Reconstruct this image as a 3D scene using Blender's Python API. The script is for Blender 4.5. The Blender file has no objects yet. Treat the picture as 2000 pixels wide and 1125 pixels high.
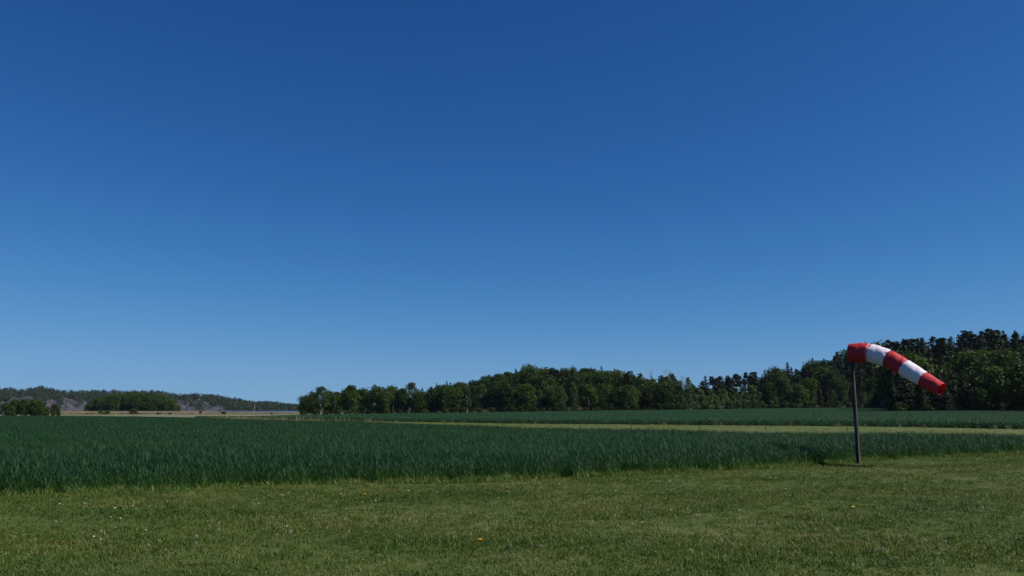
import bpy, math, random
import numpy as np
from mathutils import Vector, Matrix

R = math.radians
scene = bpy.context.scene
COL = scene.collection
rng = np.random.default_rng(11)
random.seed(11)

# ---------------------------------------------------------------- camera
EYE = 1.6
FPX = 1556.0                       # focal length in pixels of the 2000 px wide photograph
HOR = 798.0                        # image row of the horizon
PITCH = math.atan((HOR - 562.5) / FPX)
cam_d = bpy.data.cameras.new("camera")
cam = bpy.data.objects.new("camera", cam_d)
COL.objects.link(cam)
cam_d.sensor_width = 36.0
cam_d.lens = 36.0 * FPX / 2000.0
cam_d.clip_start = 0.1
cam_d.clip_end = 9000.0
cam.location = (0, 0, EYE)
cam.rotation_euler = (math.pi / 2 + PITCH, 0, 0)
scene.camera = cam

# ---------------------------------------------------------------- sky, sun, exposure
SUN_EL = 48.0
SUN_AZ = 104.0                     # clockwise from the viewing direction (+Y): right, a little behind the camera
world = bpy.data.worlds.new("World")
scene.world = world
world.use_nodes = True
wn, wl = world.node_tree.nodes, world.node_tree.links
wn.clear()
w_out = wn.new('ShaderNodeOutputWorld')
w_bg = wn.new('ShaderNodeBackground')
w_sky = wn.new('ShaderNodeTexSky')
w_sky.sky_type = 'NISHITA'
w_sky.sun_disc = False
w_sky.sun_elevation = R(SUN_EL)
w_sky.sun_rotation = R(SUN_AZ)
w_sky.altitude = 0
w_sky.air_density = 0.6
w_sky.dust_density = 0.0
w_sky.ozone_density = 5.0
w_bg.inputs['Strength'].default_value = 0.10
# the clear, deep blue the photograph shows: a contrast curve per channel on the sky's radiance
SKY_GAIN, SKY_POW, SKY_TOP = (0.88, 0.90, 0.99), (1.52, 1.2, 1.0), (0.18, 0.37, 0.66)
w_sep, w_com = wn.new('ShaderNodeSeparateColor'), wn.new('ShaderNodeCombineColor')
wl.new(w_sky.outputs[0], w_sep.inputs[0])
for i in range(3):
    m1, m2, m3 = (wn.new('ShaderNodeMath') for _ in range(3))
    m1.operation, m2.operation, m3.operation = 'MULTIPLY', 'POWER', 'MULTIPLY'
    m1.inputs[1].default_value = 0.1
    m2.inputs[1].default_value = SKY_POW[i]
    m3.inputs[1].default_value = SKY_GAIN[i] * 10.0
    wl.new(w_sep.outputs[i], m1.inputs[0])
    wl.new(m1.outputs[0], m2.inputs[0])
    wl.new(m2.outputs[0], m3.inputs[0])
    # soft shoulder: the brightest part of the sky, low down, rolls off
    d1, d2, d3 = (wn.new('ShaderNodeMath') for _ in range(3))
    d1.operation, d2.operation, d3.operation = 'POWER', 'MULTIPLY_ADD', 'POWER'
    d1.inputs[1].default_value = 2.0
    d2.inputs[1].default_value = 1.0 / (SKY_TOP[i] * 10.0) ** 2
    d2.inputs[2].default_value = 1.0
    d3.inputs[1].default_value = -0.5
    d4 = wn.new('ShaderNodeMath')
    d4.operation = 'MULTIPLY'
    wl.new(m3.outputs[0], d1.inputs[0])
    wl.new(d1.outputs[0], d2.inputs[0])
    wl.new(d2.outputs[0], d3.inputs[0])
    wl.new(m3.outputs[0], d4.inputs[0])
    wl.new(d3.outputs[0], d4.inputs[1])
    wl.new(d4.outputs[0], w_com.inputs[i])
wl.new(w_com.outputs[0], w_bg.inputs['Color'])
wl.new(w_bg.outputs[0], w_out.inputs['Surface'])

sun_d = bpy.data.lights.new("sun", 'SUN')
sun_d.energy = 5.0
sun_d.angle = R(0.5)
sun_d.color = (1.0, 0.95, 0.87)
sun = bpy.data.objects.new("sun", sun_d)
COL.objects.link(sun)
sdir = Vector((math.sin(R(SUN_AZ)) * math.cos(R(SUN_EL)), math.cos(R(SUN_AZ)) * math.cos(R(SUN_EL)), math.sin(R(SUN_EL))))
sun.location = sdir * 60
sun.rotation_euler = (-sdir).to_track_quat('-Z', 'Y').to_euler()

scene.view_settings.view_transform = 'Standard'
scene.view_settings.look = 'None'
scene.view_settings.exposure = 0.25
scene.view_settings.gamma = 1.0
scene.cycles.max_bounces = 5
scene.cycles.diffuse_bounces = 2
scene.cycles.glossy_bounces = 2
scene.cycles.transmission_bounces = 3
scene.cycles.volume_bounces = 0
scene.cycles.transparent_max_bounces = 4
scene.cycles.caustics_reflective = False
scene.cycles.caustics_refractive = False

# ---------------------------------------------------------------- helpers
CP, SP = math.cos(PITCH), math.sin(PITCH)


def ray(px, py=HOR):
    """X/Y and (Z-EYE)/Y of the view through a pixel of the photograph."""
    a, b = (px - 1000) / FPX, (562.5 - py) / FPX
    f = CP - SP * b
    return a / f, (SP + CP * b) / f


def upx(px):
    return ray(px)[0]


def zpx(py, Y):
    return EYE + ray(1000, py)[1] * Y


def ss(a, b, x):
    t = np.clip((np.asarray(x, float) - a) / (b - a), 0, 1)
    return t * t * (3 - 2 * t)


def interp(px, table):
    xs, ys = zip(*table)
    return np.interp(px, xs, ys)


def px_of(X, Y):
    return 1000 + FPX * 1.0114 * np.asarray(X, float) / np.maximum(np.asarray(Y, float), 1.0)


FRONT = [(300, 345), (590, 345), (900, 350), (1000, 350), (1200, 340), (1400, 335), (1600, 320), (1715, 305), (1750, 205), (2000, 195), (2600, 190)]
HILL = [(560, 0), (640, 4), (800, 6), (900, 6), (1000, 8), (1060, 10), (1200, 9), (1300, 8), (1350, 7), (1400, 9), (1500, 9), (1600, 9), (1700, 12), (1800, 14), (2000, 15), (2120, 14), (2300, 0)]


def ground(X, Y):
    X = np.asarray(X, float)
    Y = np.asarray(Y, float)
    ramp = ss(60, 350, Y)
    base = ramp * (-0.35 + 0.0143 * np.clip(X, -95, 250))
    p = px_of(X, Y)
    base = base + interp(p, HILL) * ss(5, 100, Y - interp(p, FRONT)) * (Y > 100)
    left = ss(-0.235, -0.275, X / np.maximum(Y, 1)) * (Y > 60)
    zl = np.interp(Y, [0, 60], [0, 0]) + ramp * -1.7 - 0.2 * ss(350, 520, Y) - 0.4 * ss(520, 600, Y) - 2.7 * ss(610, 690, Y)
    zl = np.where(X > -95, np.minimum(zl, base) * ss(340, 420, Y) + base * (1 - ss(340, 420, Y)), zl)
    far = base * (1 - left) + zl * left
    return np.where(Y > 60, far, 0.0)


def g1(x, y):
    return float(ground(x, y))


def make_mesh(name, verts, faces, smooth=False):
    me = bpy.data.meshes.new(name)
    verts = np.asarray(verts, np.float32)
    if isinstance(faces, np.ndarray):
        n, k = faces.shape
        me.vertices.add(len(verts))
        me.vertices.foreach_set("co", verts.ravel())
        me.loops.add(n * k)
        me.loops.foreach_set("vertex_index", faces.astype(np.int32).ravel())
        me.polygons.add(n)
        me.polygons.foreach_set("loop_start", np.arange(0, n * k, k, dtype=np.int32))
        me.polygons.foreach_set("loop_total", np.full(n, k, np.int32))
        me.update(calc_edges=True)
    else:
        me.from_pydata([tuple(map(float, v)) for v in verts], [], faces)
    me.validate()
    if smooth:
        me.polygons.foreach_set("use_smooth", np.ones(len(me.polygons), bool))
    return me


def obj(name, me, mat=None, parent=None):
    o = bpy.data.objects.new(name, me)
    COL.objects.link(o)
    if mat is not None and len(me.materials) == 0:
        me.materials.append(mat)
    if parent is not None:
        o.parent = parent
    return o


def tag(o, label=None, cat=None, group=None, kind=None):
    if label:
        o['label'] = label
    if cat:
        o['category'] = cat
    if group:
        o['group'] = group
    if kind:
        o['kind'] = kind
    return o


def thing(name, label, cat, loc=(0, 0, 0), rz=0.0, scale=1.0, group=None):
    o = bpy.data.objects.new(name, None)
    COL.objects.link(o)
    o.empty_display_size = 0.3
    o.location = loc
    o.rotation_euler = (0, 0, rz)
    o.scale = scale if hasattr(scale, '__len__') else (scale, scale, scale)
    return tag(o, label, cat, group)


def tube(path, radii, sides=7, cap=True):
    """Tapered tube through points: returns verts, faces."""
    P = [Vector(p) for p in path]
    V, F = [], []
    ref = Vector((0.13, 1, 0.21)).normalized()
    for i, p in enumerate(P):
        t = (P[min(i + 1, len(P) - 1)] - P[max(i - 1, 0)]).normalized()
        a = t.cross(ref)
        if a.length < 1e-3:
            a = t.cross(Vector((1, 0, 0)))
        a.normalize()
        b = t.cross(a)
        for k in range(sides):
            w = 2 * math.pi * k / sides
            V.append(p + (a * math.cos(w) + b * math.sin(w)) * radii[i])
    for i in range(len(P) - 1):
        for k in range(sides):
            k2 = (k + 1) % sides
            F.append((i * sides + k, i * sides + k2, (i + 1) * sides + k2, (i + 1) * sides + k))
    if cap:
        F.append(tuple(range(sides))[::-1])
        F.append(tuple((len(P) - 1) * sides + k for k in range(sides)))
    return V, F


class MB:
    def __init__(self):
        self.V, self.F = [], []

    def add(self, V, F):
        o = len(self.V)
        self.V += [tuple(v) for v in V]
        self.F += [tuple(i + o for i in f) for f in F]

    def tube(self, path, radii, sides=7):
        self.add(*tube(path, radii, sides))

    def box(self, c, s, rz=0.0):
        c = Vector(c)
        m = Matrix.Rotation(rz, 3, 'Z')
        V = [c + m @ Vector((sx * s[0] / 2, sy * s[1] / 2, sz * s[2] / 2)) for sx in (-1, 1) for sy in (-1, 1) for sz in (-1, 1)]
        self.add(V, [(0, 1, 3, 2), (4, 6, 7, 5), (0, 4, 5, 1), (2, 3, 7, 6), (0, 2, 6, 4), (1, 5, 7, 3)])

    def mesh(self, name, smooth=False):
        return make_mesh(name, self.V, self.F, smooth)


def unit(v):
    return v / np.maximum(np.linalg.norm(v, axis=-1, keepdims=True), 1e-9)


def cards(C, N, S, r, aspect=1.0):
    """Leaf-sized quads: centres C, normals N, half sizes S."""
    n = len(C)
    N = unit(N)
    A = unit(np.cross(N, r.normal(size=(n, 3))))
    B = np.cross(N, A)
    S = np.asarray(S).reshape(-1, 1)
    A = A * S
    B = B * S * aspect
    V = np.stack([C - A, C - B * 0.8, C + A, C + B * 0.8], 1).reshape(-1, 3)
    F = np.arange(n * 4).reshape(n, 4)
    return V, F


# ---------------------------------------------------------------- materials
def new_mat(name):
    m = bpy.data.materials.new(name)
    m.use_nodes = True
    nt = m.node_tree
    b = nt.nodes['Principled BSDF']
    return m, nt, nt.nodes, nt.links, b


def ramp_node(nodes, stops):
    cr = nodes.new('ShaderNodeValToRGB')
    el = cr.color_ramp.elements
    while len(el) < len(stops):
        el.new(0.5)
    for e, (p, c) in zip(el, stops):
        e.position = p
        e.color = (*c, 1)
    return cr


def noise(nodes, links, coord, scale, detail=4, rough=0.6):
    n = nodes.new('ShaderNodeTexNoise')
    n.inputs['Scale'].default_value = scale
    n.inputs['Detail'].default_value = detail
    n.inputs['Roughness'].default_value = rough
    links.new(coord, n.inputs['Vector'])
    return n.outputs['Fac']


def leaf_mat(name, stops, trans=0.25, rough=0.55, spec=0.25, scale=0.05, detail=3, rnd=0.55, stretch=None, stalk=None):
    """Foliage: colour from world position noise mixed with a per-plant random value, part translucent."""
    m, nt, N, L, b = new_mat(name)
    geo = N.new('ShaderNodeNewGeometry')
    co = geo.outputs['Position']
    if stretch:
        mp = N.new('ShaderNodeMapping')
        mp.inputs['Scale'].default_value = stretch
        L.new(co, mp.inputs['Vector'])
        co = mp.outputs[0]
    nz = noise(N, L, co, scale, detail)
    oi = N.new('ShaderNodeObjectInfo')
    mx = N.new('ShaderNodeMix')
    mx.data_type = 'FLOAT'
    mx.inputs[0].default_value = rnd
    L.new(nz, mx.inputs[2])
    L.new(oi.outputs['Random'], mx.inputs[3])
    cr = ramp_node(N, stops)
    L.new(mx.outputs[0], cr.inputs[0])
    colour = cr.outputs[0]
    if stalk:                          # the lower stalks of a cereal are yellower than its bluish leaves
        sx = N.new('ShaderNodeSeparateXYZ')
        L.new(geo.outputs['Position'], sx.inputs[0])
        mr = N.new('ShaderNodeMapRange')
        mr.inputs['From Min'].default_value = 0.40
        mr.inputs['From Max'].default_value = 0.02
        L.new(sx.outputs[2], mr.inputs['Value'])
        mc = N.new('ShaderNodeMix')
        mc.data_type = 'RGBA'
        L.new(mr.outputs[0], mc.inputs[0])
        L.new(cr.outputs[0], mc.inputs[6])
        mc.inputs[7].default_value = (*stalk, 1)
        colour = mc.outputs[2]
    L.new(colour, b.inputs['Base Color'])
    b.inputs['Roughness'].default_value = rough
    b.inputs['Specular IOR Level'].default_value = spec
    if trans > 0:
        tr = N.new('ShaderNodeBsdfTranslucent')
        g = N.new('ShaderNodeHueSaturation')
        g.inputs['Hue'].default_value = 0.485
        g.inputs['Saturation'].default_value = 1.1
        g.inputs['Value'].default_value = 1.2
        L.new(colour, g.inputs['Color'])
        L.new(g.outputs[0], tr.inputs['Color'])
        ms = N.new('ShaderNodeMixShader')
        ms.inputs[0].default_value = trans
        L.new(b.outputs[0], ms.inputs[1])
        L.new(tr.outputs[0], ms.inputs[2])
        L.new(ms.outputs[0], nt.nodes['Material Output'].inputs['Surface'])
    return m


def noise_mat(name, stops, scale, detail=5, rough=0.9, bump=0.0, bscale=None, stretch=None, spec=0.2, coord='pos'):
    m, nt, N, L, b = new_mat(name)
    if coord == 'pos':
        co = N.new('ShaderNodeNewGeometry').outputs['Position']
    else:
        co = N.new('ShaderNodeTexCoord').outputs['Object']
    if stretch:
        mp = N.new('ShaderNodeMapping')
        mp.inputs['Scale'].default_value = stretch
        L.new(co, mp.inputs['Vector'])
        co = mp.outputs[0]
    cr = ramp_node(N, stops)
    L.new(noise(N, L, co, scale, detail), cr.inputs[0])
    L.new(cr.outputs[0], b.inputs['Base Color'])
    b.inputs['Roughness'].default_value = rough
    b.inputs['Specular IOR Level'].default_value = spec
    if bump:
        bn = N.new('ShaderNodeBump')
        bn.inputs['Strength'].default_value = bump
        bn.inputs['Distance'].default_value = 0.05 if bscale is None else 0.5 / bscale
        L.new(noise(N, L, co, bscale or scale * 6, 4), bn.inputs['Height'])
        L.new(bn.outputs[0], b.inputs['Normal'])
    return m


M = {}
M['soil'] = noise_mat('field_soil', [(0.3, (0.0126, 0.0196, 0.0070)), (0.7, (0.0238, 0.0315, 0.0126))], 0.3)
M['lawn'] = noise_mat('lawn_turf', [(0.30, (0.0331, 0.0530, 0.0088)), (0.52, (0.0552, 0.0773, 0.0142)), (0.75, (0.1214, 0.1104, 0.0353))], 0.55, 6, bump=0.6, bscale=9, stretch=(0.45, 1, 1))
M['strip'] = noise_mat('mown_strip', [(0.3, (0.0621, 0.0860, 0.0195)), (0.6, (0.0950, 0.1085, 0.0314)), (0.8, (0.1389, 0.1346, 0.0523))], 0.25, 5, bump=0.4, bscale=4, stretch=(0.25, 1, 1))
M['meadow'] = noise_mat('meadow_grass', [(0.3, (0.0680, 0.0880, 0.0360)), (0.55, (0.1120, 0.1200, 0.0560)), (0.75, (0.2080, 0.1840, 0.1040))], 0.03, 5, stretch=(0.35, 1, 1))
M['gravel'] = noise_mat('gravel', [(0.3, (0.1820, 0.1750, 0.1470)), (0.7, (0.2800, 0.2660, 0.2310))], 0.5)
M['blade'] = leaf_mat('grass_blade', [(0.30, (0.0288, 0.0696, 0.0076)), (0.45, (0.0576, 0.1061, 0.0127)), (0.57, (0.0919, 0.1260, 0.0216)), (0.70, (0.1680, 0.1651, 0.0508))], 0.3, scale=0.6, detail=5, rnd=0.28, stretch=(0.4, 1, 1))
M['strip_blade'] = leaf_mat('strip_grass_blade', [(0.30, (0.0263, 0.0623, 0.0066)), (0.45, (0.0527, 0.0950, 0.0110)), (0.57, (0.0841, 0.1129, 0.0188)), (0.70, (0.1537, 0.1479, 0.0442))], 0.3, scale=0.6, detail=5, rnd=0.28, stretch=(0.4, 1, 1))
M['wheat'] = leaf_mat('wheat_leaf', [(0.2, (0.0109, 0.0442, 0.0149)), (0.5, (0.0159, 0.0582, 0.0203)), (0.8, (0.0249, 0.0754, 0.0259))], 0.25, rough=0.55, spec=0.2, scale=0.12, detail=4, rnd=0.4, stretch=(0.5, 1, 1))
M['far_wheat'] = leaf_mat('far_wheat_leaf', [(0.2, (0.0149, 0.0552, 0.0211)), (0.5, (0.0212, 0.0736, 0.0291)), (0.8, (0.0316, 0.0938, 0.0364))], 0.25, rough=0.55, spec=0.25, scale=0.02, detail=5, rnd=0.3, stretch=(0.3, 1, 1))
M['wheat_near'] = leaf_mat('near_wheat_leaf', [(0.2, (0.0114, 0.0463, 0.0155)), (0.5, (0.0166, 0.0609, 0.0213)), (0.8, (0.0260, 0.0789, 0.0270))], 0.25, rough=0.55, spec=0.2, scale=0.12, detail=4, rnd=0.4, stretch=(0.5, 1, 1), stalk=(0.0600, 0.1500, 0.0276))
M['wheat_edge'] = leaf_mat('wheat_edge_leaf', [(0.2, (0.0561, 0.1216, 0.0187)), (0.6, (0.1029, 0.1590, 0.0289)), (0.9, (0.1683, 0.1777, 0.0425))], 0.25, scale=0.5, rnd=0.6)
M['dry'] = leaf_mat('dry_grass', [(0.2, (0.1170, 0.1350, 0.0450)), (0.6, (0.2160, 0.1980, 0.0900)), (0.9, (0.3420, 0.2970, 0.1710))], 0.2, scale=0.3, rnd=0.7)
M['reed'] = leaf_mat('dry_reed', [(0.2, (0.2125, 0.1700, 0.1020)), (0.6, (0.3060, 0.2465, 0.1615)), (0.9, (0.3740, 0.3060, 0.2125))], 0.15, scale=0.05, rnd=0.5, stretch=(0.3, 1, 1))
M['oak'] = leaf_mat('oak_leaf', [(0.2, (0.0135, 0.0337, 0.0039)), (0.5, (0.0246, 0.0518, 0.0057)), (0.8, (0.0443, 0.0756, 0.0087))], 0.22, spec=0.1, scale=0.10, rnd=0.6)
M['birch'] = leaf_mat('birch_leaf', [(0.2, (0.0284, 0.0560, 0.0101)), (0.6, (0.0464, 0.0807, 0.0157)), (0.9, (0.0674, 0.1030, 0.0213))], 0.28, spec=0.1, scale=0.12, rnd=0.5)
M['spruce'] = leaf_mat('spruce_needle', [(0.2, (0.0082, 0.0161, 0.0040)), (0.6, (0.0145, 0.0248, 0.0056)), (0.9, (0.0247, 0.0334, 0.0080))], 0.08, spec=0.1, scale=0.12, rnd=0.6)
M['pine'] = leaf_mat('pine_needle', [(0.2, (0.0129, 0.0219, 0.0067)), (0.6, (0.0205, 0.0307, 0.0092)), (0.9, (0.0324, 0.0383, 0.0126))], 0.10, spec=0.1, scale=0.12, rnd=0.6)
M['sapling'] = leaf_mat('young_birch_leaf', [(0.2, (0.052, 0.094, 0.016)), (0.6, (0.082, 0.128, 0.026)), (0.9, (0.115, 0.155, 0.036))], 0.3, spec=0.1, scale=0.12, rnd=0.5)
M['bush'] = leaf_mat('bush_leaf', [(0.2, (0.0190, 0.0373, 0.0056)), (0.6, (0.0329, 0.0566, 0.0094)), (0.9, (0.0539, 0.0761, 0.0140))], 0.22, spec=0.1, scale=0.12, rnd=0.6)
M['hillwood'] = leaf_mat('hill_foliage', [(0.25, (0.0142, 0.0283, 0.0106)), (0.55, (0.0226, 0.0414, 0.0145)), (0.8, (0.0330, 0.0564, 0.0164))], 0.1, scale=0.035, detail=5, rnd=0.0)
M['bark'] = noise_mat('bark', [(0.3, (0.05, 0.042, 0.035)), (0.7, (0.12, 0.10, 0.085))], 3, stretch=(1, 1, 0.2), coord='obj')
M['pine_bark'] = noise_mat('pine_bark', [(0.3, (0.13, 0.08, 0.05)), (0.7, (0.24, 0.15, 0.10))], 2, stretch=(1, 1, 0.3), coord='obj')
M['birch_bark'] = noise_mat('birch_bark', [(0.38, (0.0640, 0.0600, 0.0560)), (0.46, (0.4000, 0.3840, 0.3520)), (0.8, (0.4960, 0.4800, 0.4480))], 2.5, stretch=(1, 1, 2.0), coord='obj')
M['grey_wood'] = noise_mat('grey_wood', [(0.38, (0.022, 0.020, 0.020)), (0.72, (0.11, 0.10, 0.097))], 6, stretch=(3, 3, 0.25), bump=0.3, bscale=20, coord='obj')
M['rock'] = noise_mat('granite', [(0.30, (0.0259, 0.0258, 0.0291)), (0.50, (0.0594, 0.0566, 0.0669)), (0.72, (0.0930, 0.0890, 0.1031))], 0.09, 8, bump=0.8, bscale=0.15, stretch=(1, 1, 0.45))
M['red_paint'] = noise_mat('red_paint', [(0.3, (0.22, 0.030, 0.022)), (0.7, (0.30, 0.045, 0.03))], 3, coord='obj')
M['roof'] = noise_mat('dark_roofing', [(0.3, (0.03, 0.03, 0.032)), (0.7, (0.06, 0.058, 0.06))], 3, coord='obj')
M['metal'] = noise_mat('zinc', [(0.3, (0.30, 0.30, 0.31)), (0.7, (0.42, 0.42, 0.43))], 8, rough=0.45, coord='obj')
M['metal'].node_tree.nodes['Principled BSDF'].inputs['Metallic'].default_value = 0.8
M['stem'] = noise_mat('flower_stem', [(0.3, (0.12, 0.13, 0.05)), (0.7, (0.20, 0.17, 0.08))], 8, coord='obj')
M['fluff'] = leaf_mat('seed_fluff', [(0.3, (0.2210, 0.2210, 0.1313)), (0.7, (0.3570, 0.3570, 0.2134))], 0.45, scale=5, rnd=0.6)
M['petal'] = leaf_mat('white_petal', [(0.3, (0.70, 0.70, 0.68)), (0.7, (0.80, 0.80, 0.78))], 0.2, scale=5, rnd=0.4)
M['yellow'] = leaf_mat('yellow_petal', [(0.3, (0.70, 0.36, 0.01)), (0.7, (0.80, 0.46, 0.02))], 0.1, scale=5, rnd=0.4)


def fabric(name, col, dirt):
    m, nt, N, L, b = new_mat(name)
    tc = N.new('ShaderNodeTexCoord').outputs['Object']
    cr = ramp_node(N, [(0.3, dirt), (0.65, col)])
    L.new(noise(N, L, tc, 2.5, 5), cr.inputs[0])
    L.new(cr.outputs[0], b.inputs['Base Color'])
    b.inputs['Roughness'].default_value = 0.55
    b.inputs['Specular IOR Level'].default_value = 0.35
    bn = N.new('ShaderNodeBump')
    bn.inputs['Strength'].default_value = 0.6
    bn.inputs['Distance'].default_value = 0.02
    L.new(noise(N, L, tc, 6, 4), bn.inputs['Height'])
    L.new(bn.outputs[0], b.inputs['Normal'])
    tr = N.new('ShaderNodeBsdfTranslucent')
    L.new(cr.outputs[0], tr.inputs['Color'])
    ms = N.new('ShaderNodeMixShader')
    ms.inputs[0].default_value = 0.30
    L.new(b.outputs[0], ms.inputs[1])
    L.new(tr.outputs[0], ms.inputs[2])
    L.new(ms.outputs[0], nt.nodes['Material Output'].inputs['Surface'])
    return m


M['red_cloth'] = fabric('red_nylon', (0.60, 0.040, 0.048), (0.57, 0.034, 0.042))
M['white_cloth'] = fabric('white_nylon', (0.87, 0.80, 0.87), (0.84, 0.77, 0.84))

m, nt, N, L, b = new_mat('lake_water')
b.inputs['Base Color'].default_value = (0.012, 0.03, 0.05, 1)
b.inputs['Roughness'].default_value = 0.12
bn = N.new('ShaderNodeBump')
bn.inputs['Strength'].default_value = 0.6
bn.inputs['Distance'].default_value = 0.6
L.new(noise(N, L, N.new('ShaderNodeNewGeometry').outputs['Position'], 0.5, 4), bn.inputs['Height'])
L.new(bn.outputs[0], b.inputs['Normal'])
M['water'] = m

# ---------------------------------------------------------------- ground sheet, lawn, strip, meadow, water
def sheet(name, XX, YY, ZZ, mat, smooth=True):
    r, c = XX.shape
    V = np.stack([XX, YY, ZZ], -1).reshape(-1, 3)
    i = np.arange((r - 1) * (c - 1))
    a = (i // (c - 1)) * c + i % (c - 1)
    F = np.stack([a, a + 1, a + c + 1, a + c], 1)
    o = obj(name, make_mesh(name, V, F, smooth), mat)
    return tag(o, kind='structure')


ys = np.concatenate([np.linspace(-40, 60, 21), 60 * (2000 / 60) ** (np.linspace(0, 1, 190)[1:])])
us = np.linspace(-1.05, 1.05, 330)
YY, UU = np.meshgrid(ys, us, indexing='ij')
XX = UU * (YY + 60)
sheet('ground', XX, YY, ground(XX, YY), M['soil'])

# where the mown lawn meets the wheat (world X, Y), found from the photograph
EDGE_PX = [(-400, 984), (0, 966), (250, 957), (500, 948), (750, 941), (1000, 935), (1250, 925), (1500, 913), (1600, 906), (1680, 898), (1800, 894), (2000, 885), (2300, 872)]
EDGE = []
for p, y in EDGE_PX:
    u, s = ray(p, y + 9 - 4 * max(0, p) / 2000)
    Y = -EYE / s
    EDGE.append((u * Y, Y))
EX, EY = map(np.array, zip(*EDGE))


def edge_y(x):
    return np.interp(x, EX, EY)


def und(x, y):
    return 0.05 + 0.022 * np.sin(x * 0.55 + 1.3 * np.sin(y * 0.31)) + 0.016 * np.sin(y * 0.9 + x * 0.21) + 0.008 * np.sin(x * 1.9 - y * 1.4)


lx = np.linspace(-32, 42, 260)
lt = np.linspace(0, 1, 110)
LT, LX = np.meshgrid(lt, lx, indexing='ij')
LY = -8 + LT * (edge_y(LX) + 0.45 + 0.15 * np.sin(LX * 2.1) + 0.1 * np.sin(LX * 5.3) + 8)
sheet('lawn', LX, LY, und(LX, LY) * (1 - 0.9 * ss(0.98, 1.0, LT)), M['lawn'])

# the airstrip: near edge (far side of the near wheat) and far edge (front of the far wheat)
NEAR = [(60, 16), (30, 27.5), (20.5, 32.3), (14.9, 35.2), (0, 44.8), (-12.3, 64.5), (-19.8, 71), (-31, 86.5), (-48, 108), (-105, 166), (-160, 222)]
FARE = [(110, 8), (39.4, 62), (31.6, 71), (15, 79), (0, 86), (-20, 105), (-32, 115), (-45, 133), (-60, 152), (-130, 220), (-190, 280)]


def along(poly, n):
    P = np.array(poly, float)
    d = np.concatenate([[0], np.cumsum(np.linalg.norm(np.diff(P, axis=0), axis=1))])
    t = np.linspace(0, d[-1], n)
    return np.stack([np.interp(t, d, P[:, 0]), np.interp(t, d, P[:, 1])], 1)


A, B = along(NEAR, 180), along(FARE, 180)
w = np.linspace(-0.04, 1.02, 30)[:, None, None]
S = A[None] * (1 - w) + B[None] * w
sheet('airstrip', S[..., 0], S[..., 1], ground(S[..., 0], S[..., 1]) + 0.035, M['strip'])

# meadow on the left beyond the crop, and the gravel track across it
mp_, my_ = np.meshgrid(np.linspace(-500, 700, 160), np.linspace(200, 600, 90))
mu = np.vectorize(upx)(mp_)
keep_w = mu * my_
sheet('meadow', keep_w, my_, ground(keep_w, my_) + 0.06, M['meadow'])
tp = np.linspace(150, 596, 120)
tY = np.interp(tp, [150, 280, 420, 520, 640], [352, 345, 352, 372, 392])
rowsX, rowsY = [], []
for wd in (-9, -4, 0, 4, 9):
    yy = tY + wd + 2.0 * np.sin(tp * 0.05)
    rowsX.append(np.vectorize(upx)(tp) * yy)
    rowsY.append(yy)
rowsX, rowsY = np.array(rowsX), np.array(rowsY)
sheet('gravel_track', rowsX, rowsY, ground(rowsX, rowsY) + 0.12, M['gravel'])

WATER = -2.4
wx, wy = np.meshgrid(np.linspace(-1500, -100, 40), np.linspace(560, 1420, 30))
sheet('lake_water', wx, wy, np.full(wx.shape, WATER), M['water'])

# ---------------------------------------------------------------- scattering (uncountable ground cover only)
def scatter(name, pts, rot, scl, protos, var=None):
    n = len(pts)
    me = bpy.data.meshes.new(name)
    me.vertices.add(n)
    me.vertices.foreach_set("co", np.asarray(pts, np.float32).ravel())
    a = me.attributes.new("rot", 'FLOAT_VECTOR', 'POINT')
    a.data.foreach_set("vector", np.asarray(rot, np.float32).ravel())
    a = me.attributes.new("scl", 'FLOAT_VECTOR', 'POINT')
    a.data.foreach_set("vector", np.asarray(scl, np.float32).ravel())
    a = me.attributes.new("var", 'INT', 'POINT')
    a.data.foreach_set("value", (rng.integers(0, len(protos), n) if var is None else var).astype(np.int32))
    c = bpy.data.collections.new(name + "_source")
    for i, (pm, mt) in enumerate(protos):
        if len(pm.materials) == 0:
            pm.materials.append(mt)
        po = bpy.data.objects.new("%s_source_%02d" % (name, i), pm)
        c.objects.link(po)
    ng = bpy.data.node_groups.new(name + "_scatter", 'GeometryNodeTree')
    ng.interface.new_socket("Geometry", in_out='INPUT', socket_type='NodeSocketGeometry')
    ng.interface.new_socket("Geometry", in_out='OUTPUT', socket_type='NodeSocketGeometry')
    N, L = ng.nodes, ng.links
    gi, go = N.new('NodeGroupInput'), N.new('NodeGroupOutput')
    ip = N.new('GeometryNodeInstanceOnPoints')
    ci = N.new('GeometryNodeCollectionInfo')
    ci.inputs['Collection'].default_value = c
    ci.inputs['Separate Children'].default_value = True
    ci.inputs['Reset Children'].default_value = True
    ip.inputs['Pick Instance'].default_value = True

    def attr(nm, ty):
        at = N.new('GeometryNodeInputNamedAttribute')
        at.data_type = ty
        at.inputs['Name'].default_value = nm
        return at.outputs['Attribute']
    L.new(gi.outputs[0], ip.inputs['Points'])
    L.new(ci.outputs[0], ip.inputs['Instance'])
    L.new(attr('var', 'INT'), ip.inputs['Instance Index'])
    L.new(attr('rot', 'FLOAT_VECTOR'), ip.inputs['Rotation'])
    L.new(attr('scl', 'FLOAT_VECTOR'), ip.inputs['Scale'])
    L.new(ip.outputs[0], go.inputs[0])
    o = obj(name, me)
    md = o.modifiers.new("scatter", 'NODES')
    md.node_group = ng
    return o


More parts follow.
